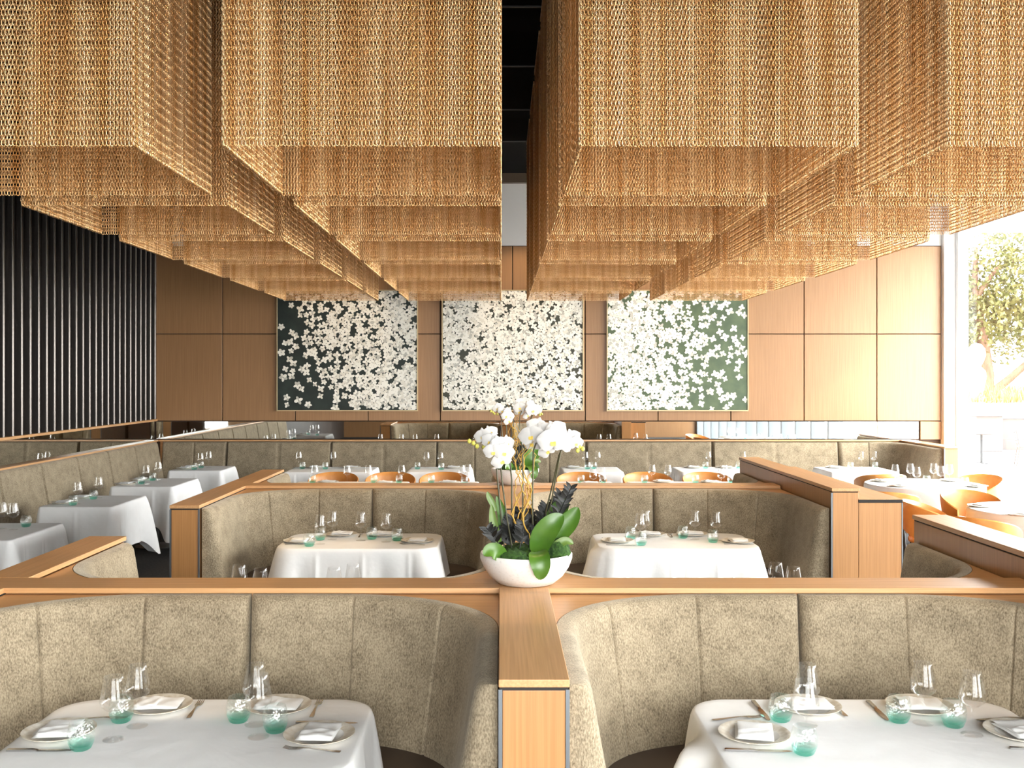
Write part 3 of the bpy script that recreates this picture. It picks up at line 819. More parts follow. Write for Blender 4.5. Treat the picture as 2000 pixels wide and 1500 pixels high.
# ------------------------------------------------------------------ tub chairs
def chair_parts():
    """front faces -y in local space"""
    shell = MB()
    n = 40
    rin, th = 0.245, 0.028
    rowsA = []
    span = R(118)
    for i in range(n + 1):
        a = -span + 2 * span * i / n      # 0 = back (+y)
        f = abs(a) / span
        ztop = 0.80 - 0.155 * (f ** 2.2)
        zbot = 0.53 - 0.06 * min(1, f * 2.2) ** 2 - 0.06 * f
        rr = rin * (1.0 + 0.02 * math.cos(a))
        col = []
        K = 7
        for k in range(K + 1):
            t_ = k / K
            z = zbot + (ztop - zbot) * t_
            lean = 0.045 * (z - 0.45) / 0.35
            col.append((rr + lean, z))
        ring = [(r_, z) for r_, z in col] + [(r_ + th * (0.9 if k in (0, K) else 1.0), z) for k, (r_, z) in reversed(list(enumerate(col)))]
        # round the lip
        ring = [(ring[0][0] + 0.004, ring[0][1])] + ring[1:K] + [(ring[K][0] + 0.006, ztop), (ring[K][0] + th * 0.5, ztop + 0.009), (ring[K][0] + th - 0.004, ztop)] + ring[K + 2:]
        rowsA.append([(r_ * math.sin(a) * 1.04, r_ * math.cos(a) * (1.0 if math.cos(a) > 0 else 1.05), z) for r_, z in ring])
    shell.grid(rowsA, True, 0, True, True)
    seat = MB().lathe([(0.001, 0.40), (0.215, 0.40), (0.236, 0.415), (0.240, 0.44), (0.228, 0.465), (0.19, 0.478), (0.001, 0.482)], 32)
    for i, v in enumerate(seat.v):
        seat.v[i] = (v[0] * 1.02, v[1] * (1.0 if v[1] > 0 else 1.12), v[2])
    legs = []
    for sx in (-1, 1):
        for sy in (-1, 1):
            legs.append(MB().tube([(sx * 0.215, sy * 0.215, 0), (sx * 0.165, sy * 0.165, 0.41)], [0.011, 0.018], 10))
    posts = [MB().tube([(s * 0.13, 0.20, 0.44), (s * 0.14, 0.262, 0.60)], 0.012, 8) for s in (-1, 1)]
    return shell, seat, legs, posts
ch0 = None
def chair(x, y, rz, label):
    global ch0
    if ch0 is None:
        ch0 = thing('tub_chair', label, 'chair', (x, y, 0), rz, 'tan leather tub chairs')
        sh, se, lg, ps = chair_parts()
        sh.build('backrest', leather, ch0, smooth=50); se.build('seat', leather, ch0, smooth=50)
        for l in lg: l.build('leg', chair_leg, ch0, smooth=50)
        return ch0
    return dup(ch0, (x, y, 0), rz, label)
nm = ['leftmost', 'second from left', 'third from left', 'third from right', 'second from right', 'rightmost']
for i, x in enumerate((-2.08, -1.37, -0.70, 1.0, 1.83, 2.57)):
    chair(x, 12.68, rng.uniform(-0.06, 0.06), '%s tan tub chair in the row facing out behind the middle partition' % nm[i])
def face(x, y, tx, ty): return math.atan2(tx - x, -(ty - y))
for x, y, tx, ty, lb in ((4.17, 10.98, 4.80, 12.0, 'tan tub chair beside the stepped side counter, back to the viewer'),
                         (5.78, 12.5, 4.96, 12.0, 'tan tub chair right of the farther round table, against the window light'),
                         (4.80, 12.98, 4.8, 13.9, 'tan tub chair behind the farther round table, drawn up to the back table'),
                         (4.92, 10.66, 5.06, 9.65, 'tan tub chair between the two round tables'),
                         (4.20, 9.92, 5.12, 9.65, 'tan tub chair left of the nearer round table'),
                         (4.22, 8.95, 5.06, 9.65, 'tan tub chair with its back behind the front right partition rail'),
                         (5.90, 10.45, 5.06, 9.65, 'tan tub chair cut by the right edge, past the nearer round table')):
    chair(x, y, face(x, y, tx, ty), lb)

# ------------------------------------------------------------------ paintings
blossom = [mat('blossom_white', (0.86, 0.82, 0.73), 0.7), mat('blossom_cream', (0.74, 0.69, 0.59), 0.7), mat('blossom_grey', (0.50, 0.475, 0.41), 0.7)]
canv_dark = noise_mat('canvas_black_green', (0.006, 0.012, 0.009), (0.014, 0.024, 0.018), (1, 1, 1), 6, 0.5)
canv_mid = noise_mat('canvas_brown_green', (0.022, 0.026, 0.014), (0.040, 0.038, 0.022), (1, 1, 1), 6, 0.5)
canv_green = noise_mat('canvas_moss_green', (0.055, 0.085, 0.04), (0.085, 0.12, 0.055), (1, 1, 1), 6, 0.5)
def painting(px0, px1, dens, canvas, label, seed, N):
    y = YB - 0.06
    x0, x1 = (px0 - 978) * y / 2000, (px1 - 978) * y / 2000
    z0, z1 = 2 - (803 - 738) * y / 2000, 2 + (738 - 566) * y / 2000
    W, H = x1 - x0, z1 - z0
    p = thing('blossom_painting', label, 'painting', ((x0 + x1) / 2, y, z0))
    f = MB()
    f.box(-W / 2, W / 2, 0.0, 0.044, 0, 0.014); f.box(-W / 2, W / 2, 0.0, 0.044, H - 0.014, H)
    f.box(-W / 2, -W / 2 + 0.014, 0.0, 0.044, 0.014, H - 0.014); f.box(W / 2 - 0.014, W / 2, 0.0, 0.044, 0.014, H - 0.014)
    f.build('frame', gold_frame, p)
    rg = random.Random(seed)
    m = MB()
    m.box(-W / 2 + 0.014, W / 2 - 0.014, 0.012, 0.04, 0.014, H - 0.014, mi=0)
    cnt = 0; tries = 0
    spots = []
    while cnt < N and tries < 200000:
        tries += 1
        u, v = rg.random(), rg.random()
        if rg.random() > dens(u, v): continue
        cx, cz = -W / 2 + 0.03 + u * (W - 0.06), 0.03 + v * (H - 0.06)
        s = rg.uniform(0.042, 0.064)
        # keep blossoms from piling on one spot
        if any((cx - a) ** 2 + (cz - b) ** 2 < (0.042 + 0.040 * (1 - dens(u, v))) ** 2 for a, b in spots): continue
        spots.append((cx, cz))
        a0 = rg.uniform(0, 6.28); npet = rg.choice((4, 4, 5))
        for k in range(npet):
            a = a0 + 2 * PI * k / npet + rg.uniform(-0.15, 0.15)
            L_, wd = s * rg.uniform(0.85, 1.1), s * rg.uniform(0.30, 0.42)
            yy = 0.0118 - (cnt % 97) * 0.00008 - k * 0.00001
            vs = []
            for q in range(9):
                b = 2 * PI * q / 9
                lx = L_ * 0.56 + L_ * 0.5 * math.cos(b); ly = wd * math.sin(b) * (1 - 0.15 * math.cos(b))
                X = cx + lx * math.cos(a) - ly * math.sin(a); Z = cz + lx * math.sin(a) + ly * math.cos(a)
                vs.append((min(max(X, -W / 2 + 0.016), W / 2 - 0.016), yy, min(max(Z, 0.016), H - 0.016)))
            c = rg.random()
            m.add(vs, [tuple(range(9))], 1 if c < 0.55 else 2 if c < 0.85 else 3)
        cnt += 1
    m.build('canvas', [canvas] + blossom, p, fix=False)
def dl(u, v): return min(1.0, 0.10 + 1.3 * max(0.0, u * 0.9 - 0.05 + 0.25 * math.exp(-((u - .35) ** 2 + (v - .6) ** 2) / 0.03) - (0.25 if v < 0.15 and u < 0.5 else 0)))
def dm(u, v): return 0.9 - 0.8 * math.exp(-((u - 0.15) ** 2 + (v - 0.45) ** 2) / 0.004) - 0.5 * math.exp(-((u - 0.97) ** 2 + (v - 0.35) ** 2) / 0.01)
def dr(u, v): return min(1.0, 0.14 + 1.3 * max(0.0, 0.92 - u * 1.0 - (0.35 if (u > 0.55 and (v < 0.22 or v > 0.8)) else 0)))
painting(540, 816, dl, canv_dark, 'left painting of white blossoms scattered on near-black green', 11, 460)
painting(863, 1140, dm, canv_mid, 'middle painting covered edge to edge with white blossoms', 12, 760)
painting(1185, 1462, dr, canv_green, 'right painting of white blossoms thinning out over moss green', 13, 480)

# ------------------------------------------------------------------ orchid bowls
petal_m = mat('white_orchid_petal', (0.52, 0.505, 0.49), 0.6, Subsurface_Weight=0.0)
lip_m = mat('yellow_orchid_lip', (0.72, 0.52, 0.10), 0.5)
bud_m = mat('yellow_green_bud', (0.55, 0.52, 0.10), 0.5)
leaf_m = noise_mat('orchid_leaf_green', (0.040, 0.108, 0.009), (0.072, 0.155, 0.016), (1, 1, 1), 9, 0.33, 0.1)
leaf_d = mat('dark_foliage', (0.009, 0.009, 0.008), 0.5)
leaf_l = mat('light_leaf', (0.10, 0.165, 0.03), 0.4)
stem_m = mat('orchid_stem', (0.055, 0.05, 0.018), 0.5)
twig_m = mat('golden_twig', (0.48, 0.28, 0.045), 0.55)
moss_m = noise_mat('green_moss', (0.010, 0.035, 0.004), (0.04, 0.10, 0.012), (1, 1, 1), 60, 0.95, 0.8, bdist=0.01)
def petal(mb, c, U, V, Nn, L_, W_, curl=0.25, mi=0):
    rows = []
    for i in range(7):
        t_ = i / 6
        w_ = W_ * (math.sin(PI * (0.12 + 0.88 * t_) ** 0.8) ** 0.75 if t_ < 1 else 0.12)
        row = []
        for j in range(5):
            s_ = (j / 4 - 0.5) * 2
            p = c + U * (L_ * t_) + V * (w_ * s_) + Nn * (curl * L_ * (0.35 * t_ - 0.6 * t_ * t_) + 0.12 * W_ * (1 - s_ * s_))
            row.append(tuple(p))
        rows.append(row)
    mb.grid(rows, False, mi)
def orchid_flower(c, nrm, size, roll=0.0):
    mb, lp = MB(), MB()
    c = Vector(c); n = Vector(nrm).normalized()
    up = Vector((0, 0, 1)); U0 = (up - n * up.dot(n)).normalized(); S0 = n.cross(U0)
    M = Matrix.Rotation(roll, 3, n)
    U0, S0 = M @ U0, M @ S0
    for ang, L_, W_, off in ((90, 0.52, 0.20, -0.002), (210, 0.50, 0.19, -0.002), (330, 0.50, 0.19, -0.002), (12, 0.54, 0.36, 0.002), (168, 0.54, 0.36, 0.002)):
        a = R(ang)
        U = S0 * math.cos(a) + U0 * math.sin(a); V = n.cross(U)
        petal(mb, c + n * off, U, V, n, size * L_, size * W_, 0.3)
    # lip
    for da in (-25, 25, 0):
        a = R(270 + da); U = (S0 * math.cos(a) + U0 * math.sin(a) + n * 0.6).normalized(); V = n.cross(U).normalized()
        petal(lp, c + n * 0.004, U, V, n, size * 0.2, size * 0.07, 0.5)
    return mb, lp
def leaf(pts, wid, th=0.003, fold=0.25):
    pts = [Vector(p) for p in pts]
    # catmull-like resample
    P = []
    n = 14
    for i in range(n + 1):
        t_ = i / n * (len(pts) - 1); k = min(int(t_), len(pts) - 2); f = t_ - k
        p0, p1, p2, p3 = pts[max(k - 1, 0)], pts[k], pts[k + 1], pts[min(k + 2, len(pts) - 1)]
        P.append(0.5 * ((2 * p1) + (p2 - p0) * f + (2 * p0 - 5 * p1 + 4 * p2 - p3) * f * f + (3 * p1 - p0 - 3 * p2 + p3) * f ** 3))
    mb = MB(); rows = []
    for i, p in enumerate(P):
        T = (P[min(i + 1, n)] - P[max(i - 1, 0)]).normalized()
        t_ = i / n
        w_ = wid * (0.25 + 0.75 * math.sin(PI * min(1, t_ * 0.95 + 0.1)) ** 0.7) if t_ < 1 else wid * 0.1
        # blade faces mostly the viewer / up
        fwd = Vector((0.0, -1, 0.35)).normalized()
        S = T.cross(fwd).normalized(); N_ = S.cross(T)
        top = [p + S * (w_ * s_) + N_ * (fold * w_ * s_ * s_) for s_ in (-1, -0.5, 0, 0.5, 1)]
        bot = [q - N_ * th for q in reversed(top)]
        rows.append([tuple(q) for q in top + bot])
    mb.grid(rows, True, 0, True, True)
    return mb
def orchid_bowl(loc, label):
    o = thing('orchid_planter', label, 'planter', loc, 0, 'white orchid bowls')
    prof = [(0.115, 0.0), (0.128, 0.004), (0.165, 0.035), (0.192, 0.075), (0.206, 0.112), (0.207, 0.132), (0.203, 0.138), (0.196, 0.136), (0.192, 0.12), (0.18, 0.10), (0.001, 0.10)]
    MB().lathe(prof, 56).build('bowl', ceramic, o, smooth=50)
    S = 4.58 / 2000.0
    P = lambda px, py, dy=0.0: ((px - 1028) * S, dy, (1140 - py) * S)   # sizes read off the photo at the planter's own distance
    # moss mounds
    def blob(c, r, sq, nm_, m):
        bm = bmesh.new(); bmesh.ops.create_icosphere(bm, subdivisions=4, radius=1)
        rg = random.Random(int(c[0] * 1000) + 5)
        for v in bm.verts:
            k = 1 + 0.06 * math.sin(v.co.x * 23 + v.co.y * 17) + 0.05 * math.sin(v.co.z * 31 + v.co.x * 19) + rg.uniform(-0.05, 0.05)
            v.co = Vector((c[0] + v.co.x * r * k, c[1] + v.co.y * r * k, c[2] + v.co.z * r * sq * k))
        mb = MB(); mb.bm(bm); mb.build(nm_, m, o, smooth=180)
    blob((-0.065, -0.10, 0.115), 0.072, 0.75, 'moss_mound', moss_m)
    blob((0.135, -0.06, 0.15), 0.058, 0.95, 'moss_mound', moss_m)
    blob((0.0, 0.04, 0.10), 0.15, 0.45, 'moss_mound', moss_m)
    blob((-0.13, 0.0, 0.11), 0.055, 0.9, 'moss_mound', moss_m)
    # leaves
    for pts, wd, m in (([P(1050, 1075, -.08), P(1058, 1045, -.10), P(1078, 1018, -.11), P(1098, 1002, -.10)], 0.052, leaf_m),
                       ([P(1065, 1070, -.05), P(1095, 1035, -.05), P(1115, 1012, -.05), P(1128, 990, -.05)], 0.046, leaf_m),
                       ([P(1070, 1040, -.02), P(1085, 1010, 0), P(1098, 990, 0.01), P(1106, 972, 0.02)], 0.040, leaf_m),
                       ([P(1048, 1068, -.16), P(1050, 1074, -.205), P(1053, 1094, -.222), P(1051, 1116, -.215)], 0.045, leaf_m),
                       ([P(975, 1060, -.02), P(968, 1040, -.03), P(963, 1015, -.03), P(960, 985, -.03)], 0.020, leaf_l),
                       ([P(978, 1050, 0.02), P(982, 1020, 0.02), P(978, 995, 0.02), P(970, 972, 0.02)], 0.022, leaf_m),
                       ([P(968, 1000, 0), P(962, 985, 0), P(955, 972, 0), P(952, 962, 0)], 0.014, leaf_l),
                       ([P(985, 1085, -.12), P(972, 1070, -.15), P(958, 1066, -.16), P(946, 1074, -.17)], 0.036, leaf_m),
                       ([P(1075, 1070, -.08), P(1090, 1058, -.09), P(1105, 1052, -.09), P(1118, 1058, -.09)], 0.020, leaf_l),
                       ([P(1030, 1060, 0.08), P(1060, 1030, 0.1), P(1080, 1000, 0.1), P(1090, 985, 0.1)], 0.035, leaf_m)):
        leaf(pts, wd).build('leaf', m, o, smooth=60)
    rg = random.Random(21)
    # dark feathery foliage
    for bx, by, tx, ty, k in ((1060, 1060, 1118, 948, 13), (1070, 1040, 1100, 965, 9), (1005, 1070, 1018, 1000, 10), (975, 1065, 950, 1030, 8), (1040, 1060, 1030, 1000, 9), (1050, 1050, 1070, 990, 9), (990, 1060, 1000, 1010, 8), (1000, 1075, 985, 1035, 8), (1030, 1075, 1045, 1030, 8), (1015, 1070, 1022, 1020, 9), (1045, 1070, 1060, 1020, 8), (980, 1075, 965, 1045, 8)):
        mb = MB()
        dy = rg.uniform(-0.05, 0.08)
        a, b = Vector(P(bx, by, dy)), Vector(P(tx, ty, dy))
        mb.tube([a, a.lerp(b, 0.5) + Vector((0.01, 0, 0.01)), b], 0.0022, 6)
        for q in range(k):
            f = 0.25 + 0.75 * q / k
            c = a.lerp(b, f)
            for sgn in (-1, 1):
                U = ((b - a).normalized() * 0.7 + Vector((sgn * 0.8, rg.uniform(-.5, .3), rg.uniform(-.2, .2)))).normalized()
                V = U.cross(Vector((0, -1, 0.2))).normalized()
                petal(mb, c, U, V, U.cross(V), 0.062 * (1.1 - 0.5 * f), 0.009, 0.3)
        mb.build('dark_foliage', leaf_d, o, smooth=60)
    # stems
    stems = [[P(985, 1070), P(978, 1000), P(972, 940), P(968, 890), P(958, 868), P(930, 858), P(916, 862)],
             [P(1000, 1065, -.03), P(990, 1010, -.03), P(982, 950, -.04), P(977, 900, -.05), P(975, 880, -.06), P(960, 862, -.06)],
             [P(1000, 1060, .03), P(1000, 1000, .03), P(1000, 940, .03), P(996, 900, .03)],
             [P(1042, 1065, -.02), P(1040, 1000, -.02), P(1041, 930, -.02), P(1042, 880, -.03), P(1050, 858, -.04), P(1075, 852, -.06)],
             [P(1060, 1040, .02), P(1070, 990, .02), P(1082, 940, .0), P(1092, 890, -.02), P(1100, 872, -.03), P(1120, 870, -.03), P(1140, 878, -.03)],
             [P(1064, 1040, -.0), P(1078, 980, -.0), P(1090, 910, -.02), P(1096, 876, -.04), P(1084, 858, -.06)],
             [P(1020, 1065, 0), P(1021, 1000, 0), P(1022, 930, 0), P(1020, 870, 0)]]
    for s_ in stems: MB().tube(s_, 0.0035, 8).build('stem', stem_m, o, smooth=60)
    # golden curly twigs
    for q in range(9):
        pts = []
        x = 1018 + rg.uniform(-14, 22); y_ = 1060; dy = rg.uniform(-0.05, 0.05)
        ph = rg.uniform(0, 6); tot = rg.uniform(190, 255)
        for k in range(22):
            pts.append(P(x + 9 * math.sin(k * 0.55 + ph) + rg.uniform(-2, 2) + (k / 22) * rg.uniform(-6, 6), y_ - tot * k / 21, dy + 0.02 * math.sin(k * 0.7 + ph)))
        MB().tube(pts, [0.0035 - 0.0022 * k / 21 for k in range(22)], 6).build('golden_twig', twig_m, o, smooth=60)
    # flowers  (px, py, size px, depth, facing)
    for px_, py, s_, dy, nx_, nz_, rl in ((943, 853, 34, -.03, -.3, .1, .2), (958, 862, 36, -.06, -.2, -.05, -.3), (975, 868, 38, -.08, .1, .0, .3), (964, 880, 38, -.10, -.1, -.2, .1), (985, 882, 40, -.09, .25, -.1, -.2),
                                          (980, 898, 40, -.08, .1, -.3, .5), (958, 846, 30, 0, .1, .3, .4), (990, 866, 32, -.03, .5, .1, 0),
                                          (1037, 852, 48, -.04, -.25, .1, .2), (1050, 836, 44, 0, .1, .4, -.3), (1078, 860, 58, -.10, .05, -.05, .1), (1086, 842, 46, -.04, .2, .35, .5), (1098, 866, 48, -.06, .45, -.1, -.2),
                                          (1064, 846, 46, -.03, -.1, .25, .6), (1117, 856, 36, -.03, .3, .0, .3), (1124, 866, 32, -.04, .4, -.1, 0), (1040, 866, 40, -.02, -.4, -.2, 0), (1068, 880, 36, -.05, 0, -.4, .7)):
        fb, lb = orchid_flower(P(px_, py, dy), (nx_, -1, nz_), s_ * S, rl)
        fo = fb.build('flower', petal_m, o, smooth=60, fix=False)
        lb.build('lip', lip_m, fo, smooth=60, fix=False)['label'] = 'yellow lip'
    for px_, py in ((917, 862), (925, 866), (932, 872), (945, 874), (1132, 872), (1138, 877), (1128, 880)):
        p = P(px_, py, -.03)
        mb = MB().lathe([(0.001, -0.012), (0.008, -0.006), (0.010, 0.0), (0.007, 0.007), (0.001, 0.012)], 12)
        mb.v = [(a + p[0], b + p[1], c + p[2]) for a, b, c in mb.v]
        mb.build('bud', bud_m, o, smooth=60)
    return o
ob0 = orchid_bowl((0.114, 4.60, ZRAIL + 0.001), 'large white bowl of white orchids in the foreground on the partition crossing')
dup(ob0, (0.124, 8.86, ZRAIL + 0.001), 0.5, 'smaller-looking white bowl of orchids on the middle partition, behind the foreground one')

# ------------------------------------------------------------------ outside the window
paving = noise_mat('pale_paving', (0.42, 0.41, 0.40), (0.48, 0.47, 0.455), (1, 1, 1), 2, 0.8)
struct(MB().box(XR + 0.12, 60, -30, 70, -0.15, -0.05).build('ground', paving))
conc = mat('white_concrete', (0.72, 0.70, 0.68), 0.8)
o = thing('planter_wall', 'low white planter wall across the terrace outside the window', 'planter', (13.6, 29, -0.05))
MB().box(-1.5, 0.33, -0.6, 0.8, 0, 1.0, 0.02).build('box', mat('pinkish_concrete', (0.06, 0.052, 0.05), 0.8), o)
MB().box(-1.6, 0.36, -0.7, 0.85, 1.0, 1.13, 0.02).build('coping', conc, o)
o = thing('planter_wall', 'lower grey planter wall behind the patio chairs at the right edge', 'planter', (16.4, 29.6, -0.05))
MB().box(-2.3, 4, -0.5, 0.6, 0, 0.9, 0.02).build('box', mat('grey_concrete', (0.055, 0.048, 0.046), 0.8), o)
MB().box(-2.32, 4.05, -0.55, 0.65, 0.9, 0.98, 0.02).build('coping', conc, o)
# grass bank
gr = MB(); rg = random.Random(4)
bank_z = lambda x, y: 1.0 + 0.35 * math.sin((x - 11) * 0.35) * 0.6 + (y - 30) * 0.05
for i in range(5200):
    x, y = rg.uniform(11.5, 24), rg.uniform(30.75, 36)
    if math.hypot(x - 15.1, y - 32.5) < 0.75 or math.hypot(x - 17.0, y - 36) < 0.9: continue
    h, a, b = rg.uniform(0.25, 0.6), rg.uniform(0, 6.28), rg.uniform(0.03, 0.25)
    z = bank_z(x, y) - 0.12
    dx, dy = math.cos(a), math.sin(a)
    w_ = 0.018
    gr.add([(x - dy * w_, y + dx * w_, z), (x + dy * w_, y - dx * w_, z), (x + dx * b * .4 + dy * w_, y + dy * b * .4 - dx * w_, z + h * .6), (x + dx * b, y + dy * b, z + h)], [(0, 1, 2, 3)])
go = gr.build('tall_grass', noise_mat('golden_grass', (0.15, 0.11, 0.035), (0.14, 0.13, 0.04), (1, 1, 1), 1.2, 0.8), fix=False)
go['kind'] = 'stuff'; tag(go, 'golden ornamental grass behind the terrace planters', 'grass')
bk = MB(); rows = []
for i in range(14):
    rows.append([(10.5 + j * 1.2, 30.1 + i * 0.6, bank_z(10.5 + j * 1.2, 30.1 + i * 0.6) if i > 0 else -0.06) for j in range(14)])
bk.grid(rows); struct(bk.build('ground_bank', noise_mat('planted_soil', (0.18, 0.14, 0.06), (0.15, 0.16, 0.06), (1, 1, 1), 3, 0.9), smooth=60))
# sculpture: tall white form with a narrow waist
o = thing('garden_sculpture', 'white abstract garden sculpture outside the window', 'sculpture', (15.1, 32.5, 1.0))
MB().lathe([(0.06, 0.0), (0.10, 0.15), (0.22, 0.65), (0.29, 1.05), (0.26, 1.22), (0.13, 1.36)], 28).build('lower_body', conc, o, smooth=50)
MB().lathe([(0.12, 1.36), (0.20, 1.50), (0.27, 1.70), (0.25, 1.92), (0.14, 2.06), (0.02, 2.10)], 28).build('upper_body', conc, o, smooth=50)
# trees
bark = noise_mat('tree_bark', (0.07, 0.035, 0.02), (0.12, 0.065, 0.04), (4, 4, 1), 3, 0.9)
leafA = noise_mat('tree_leaves', (0.075, 0.085, 0.022), (0.13, 0.115, 0.04), (1, 1, 1), 1.5, 0.6)
def tree(loc, label, trunk, blobs, nleaf, seed):
    o = thing('garden_tree', label, 'tree', loc, 0, 'trees outside the window')
    mb = MB()
    for pts, rd in trunk: mb.tube(pts, rd, 10)
    mb.build('trunk', bark, o, smooth=60)
    rg = random.Random(seed); m = MB()
    for i in range(nleaf):
        c, r_ = rg.choice(blobs)
        v = Vector((rg.gauss(0, 1), rg.gauss(0, 1), rg.gauss(0, 1))).normalized() * r_ * rg.random() ** 0.45
        p = Vector(c) + v
        U = Vector((rg.gauss(0, 1), rg.gauss(0, 1), rg.gauss(0, 1))).normalized(); V = U.cross(Vector((rg.random(), rg.random(), 1))).normalized()
        s_ = rg.uniform(0.07, 0.13)
        m.add([tuple(p - U * s_), tuple(p + V * s_ * .5), tuple(p + U * s_), tuple(p - V * s_ * .5)], [(0, 1, 2, 3)])
    m.build('foliage', leafA, o, fix=False)['kind'] = 'stuff'
tree((17.0, 36, 0.6), 'spreading olive-green tree outside the window at the right edge',
     [([(0, 0, 0), (0.1, 0, 1.5), (-0.1, 0, 3.0), (-0.35, 0, 4.4), (-0.3, 0, 6.0)], [0.28, 0.24, 0.19, 0.13, 0.06]), ([(0.05, 0, 0.7), (0.7, -.2, 1.3), (1.7, -.3, 2.2), (3, -.3, 2.9)], [0.17, 0.14, 0.11, 0.07]),
      ([(-0.2, 0, 3.8), (-0.8, 0, 4.8), (-1.3, .2, 5.6)], [0.12, 0.08, 0.04]), ([(-0.3, 0, 4.2), (0.4, 0, 5.2), (1.4, .2, 5.7)], [0.12, 0.08, 0.04])],
     [((-0.3, 0, 3.4), 1.0), ((0.8, .3, 3.0), 1.2), ((0.9, 0, 4.5), 1.1), ((-0.7, .2, 5.2), 0.9), ((0.6, -.3, 5.9), 1.1), ((2.2, 0, 4.0), 1.3), ((2.0, 0, 5.6), 1.4), ((-0.9, 0, 2.6), 0.6), ((3.4, 0, 4.8), 1.5), ((-1.0, 0, 4.1), 0.6), ((0.2, .2, 4.0), 1.0), ((1.4, .2, 3.4), 1.1), ((3.6, 0, 3.4), 1.2)], 9500, 9)
# patio furniture
metal_w = mat('dark_patio_metal', (0.015, 0.015, 0.016), 0.5)
o = thing('patio_table', 'small pale cafe table on the terrace outside', 'table', (11.55, 24.6, -0.05))
MB().lathe([(0.001, 0.70), (0.33, 0.70), (0.34, 0.715), (0.33, 0.73), (0.001, 0.73)], 28).build('tabletop', metal_w, o)
mb = MB().tube([(0, 0, 0.02), (0, 0, 0.70)], 0.03, 10); mb.build('pedestal', metal_w, o)
MB().box(-0.26, 0.26, -0.03, 0.03, 0, 0.02).box(-0.03, 0.03, -0.26, 0.26, 0, 0.021).build('foot', metal_w, o)
def patio_chair(loc, rz, label):
    o = thing('patio_chair', label, 'chair', loc, rz, 'terrace chairs outside')
    MB().box(-0.22, 0.22, -0.21, 0.21, 0.43, 0.455, 0.01).build('seat', metal_w, o)
    bk = MB()
    for k in range(5): bk.box(-0.20, 0.20, 0.21 + k * 0.012, 0.225 + k * 0.012, 0.52 + k * 0.065, 0.56 + k * 0.065)
    bk.build('backrest', metal_w, o)
    for sx in (-1, 1):
        MB().tube([(sx * 0.21, -0.24, 0), (sx * 0.20, -0.19, 0.43)], 0.014, 8).build('leg', metal_w, o)
        MB().tube([(sx * 0.21, 0.26, 0), (sx * 0.205, 0.19, 0.44), (sx * 0.205, 0.265, 0.83)], 0.014, 8).build('leg', metal_w, o)
patio_chair((10.8, 24.6, -0.05), R(90) + PI, 'slat-back patio chair left of the terrace table')
patio_chair((12.3, 23.9, -0.05), R(70), 'slat-back patio chair cut by the right edge, on the terrace')

# ------------------------------------------------------------------ lights
def portal(loc, rot, sx, sy):
    l = bpy.data.lights.new('daylight_portal', 'AREA'); l.shape = 'RECTANGLE'; l.size = sx; l.size_y = sy; l.cycles.is_portal = True
    o = bpy.data.objects.new('daylight_portal', l); C.objects.link(o); o.location = loc; o.rotation_euler = rot
portal((XR + 0.2, (YF + YB) / 2, ZH / 2), (0, R(90), 0), ZH, YB - YF)
portal((1.75, YF - 0.2, 2.4), (R(90), 0, 0), 5.7, 4.2)
sun = bpy.data.lights.new('sun', 'SUN'); sun.energy = 0.8; sun.angle = R(4); sun.color = (1.0, 0.93, 0.82)
so = bpy.data.objects.new('sun', sun); C.objects.link(so)
so.rotation_euler = Vector((-0.80, 0.50, -0.61)).to_track_quat('-Z', 'Y').to_euler()
def spot(loc, tgt, e, ang, col=(1.0, 0.72, 0.42), blend=0.6, r=0.05, nm='downlight'):
    l = bpy.data.lights.new(nm, 'SPOT'); l.energy = e; l.spot_size = R(ang); l.spot_blend = blend; l.color = col; l.shadow_soft_size = r
    o = bpy.data.objects.new(nm, l); C.objects.link(o); o.location = loc
    o.rotation_euler = (Vector(tgt) - Vector(loc)).to_track_quat('-Z', 'Y').to_euler()
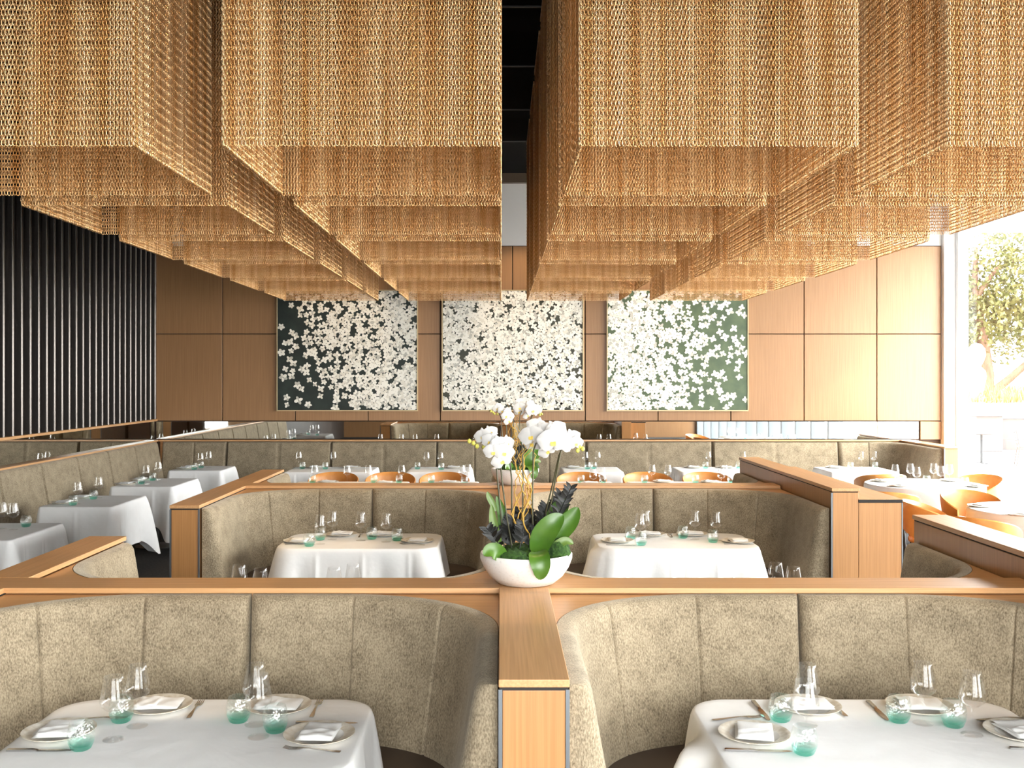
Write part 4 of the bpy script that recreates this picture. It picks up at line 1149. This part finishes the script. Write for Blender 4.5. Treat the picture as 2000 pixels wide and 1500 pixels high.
for x, tx in ((-2.4, -2.4), (0.2, 0.35), (2.5, 2.4)):
    spot((x, 14.0, 4.9), (tx, YB, 2.95), 32, 42, (1.0, 0.76, 0.5))
# lamps inside the chandelier rows and in the aisles
for xc in (-990, -272, 426, 1147):
    for ri in range(6):
        spot((xc * Z1 / 2000, Z1 * (1 + 0.3465 * ri) + MW / 2, ZC - 0.05), (xc * Z1 / 2000, Z1 * (1 + 0.3465 * ri) + MW / 2, 0), 28, 75, (1.0, 0.70, 0.38), 0.8, 0.06)

wd = bpy.data.worlds.new('daylight'); bpy.context.scene.world = wd; wd.use_nodes = True
nt = wd.node_tree; bg = nt.nodes['Background']; bg.inputs['Strength'].default_value = 1.0
tc = nt.nodes.new('ShaderNodeTexCoord'); sp = nt.nodes.new('ShaderNodeSeparateXYZ'); cr = nt.nodes.new('ShaderNodeValToRGB')
cr.color_ramp.elements[0].position = 0.0; cr.color_ramp.elements[0].color = (4.3, 4.26, 4.2, 1)      # hazy horizon
cr.color_ramp.elements[1].position = 0.75; cr.color_ramp.elements[1].color = (8.0, 8.0, 7.9, 1)       # bright high cloud
nt.links.new(tc.outputs['Generated'], sp.inputs[0]); nt.links.new(sp.outputs['Z'], cr.inputs['Fac']); nt.links.new(cr.outputs['Color'], bg.inputs['Color'])

# ------------------------------------------------------------------ camera
cam = bpy.data.cameras.new('camera'); cam.sensor_width = 36; cam.lens = 36.0
cam.shift_x = 22 / 2000; cam.shift_y = -12 / 2000; cam.clip_end = 300
co = bpy.data.objects.new('camera', cam); C.objects.link(co); co.location = (0, 0, 2.0); co.rotation_euler = (R(90), 0, 0)
S = bpy.context.scene
S.camera = co
S.view_settings.view_transform = 'Standard'; S.view_settings.look = 'None'; S.view_settings.gamma = 1; S.view_settings.use_curve_mapping = False
S.view_settings.exposure = 2.08
cy = S.cycles
cy.max_bounces = 7; cy.diffuse_bounces = 4; cy.glossy_bounces = 4; cy.transmission_bounces = 4; cy.transparent_max_bounces = 24
cy.caustics_reflective = False; cy.caustics_refractive = False
cy.sample_clamp_indirect = 6.0
cy.use_adaptive_sampling = True; cy.adaptive_threshold = 0.02
cy.use_denoising = True
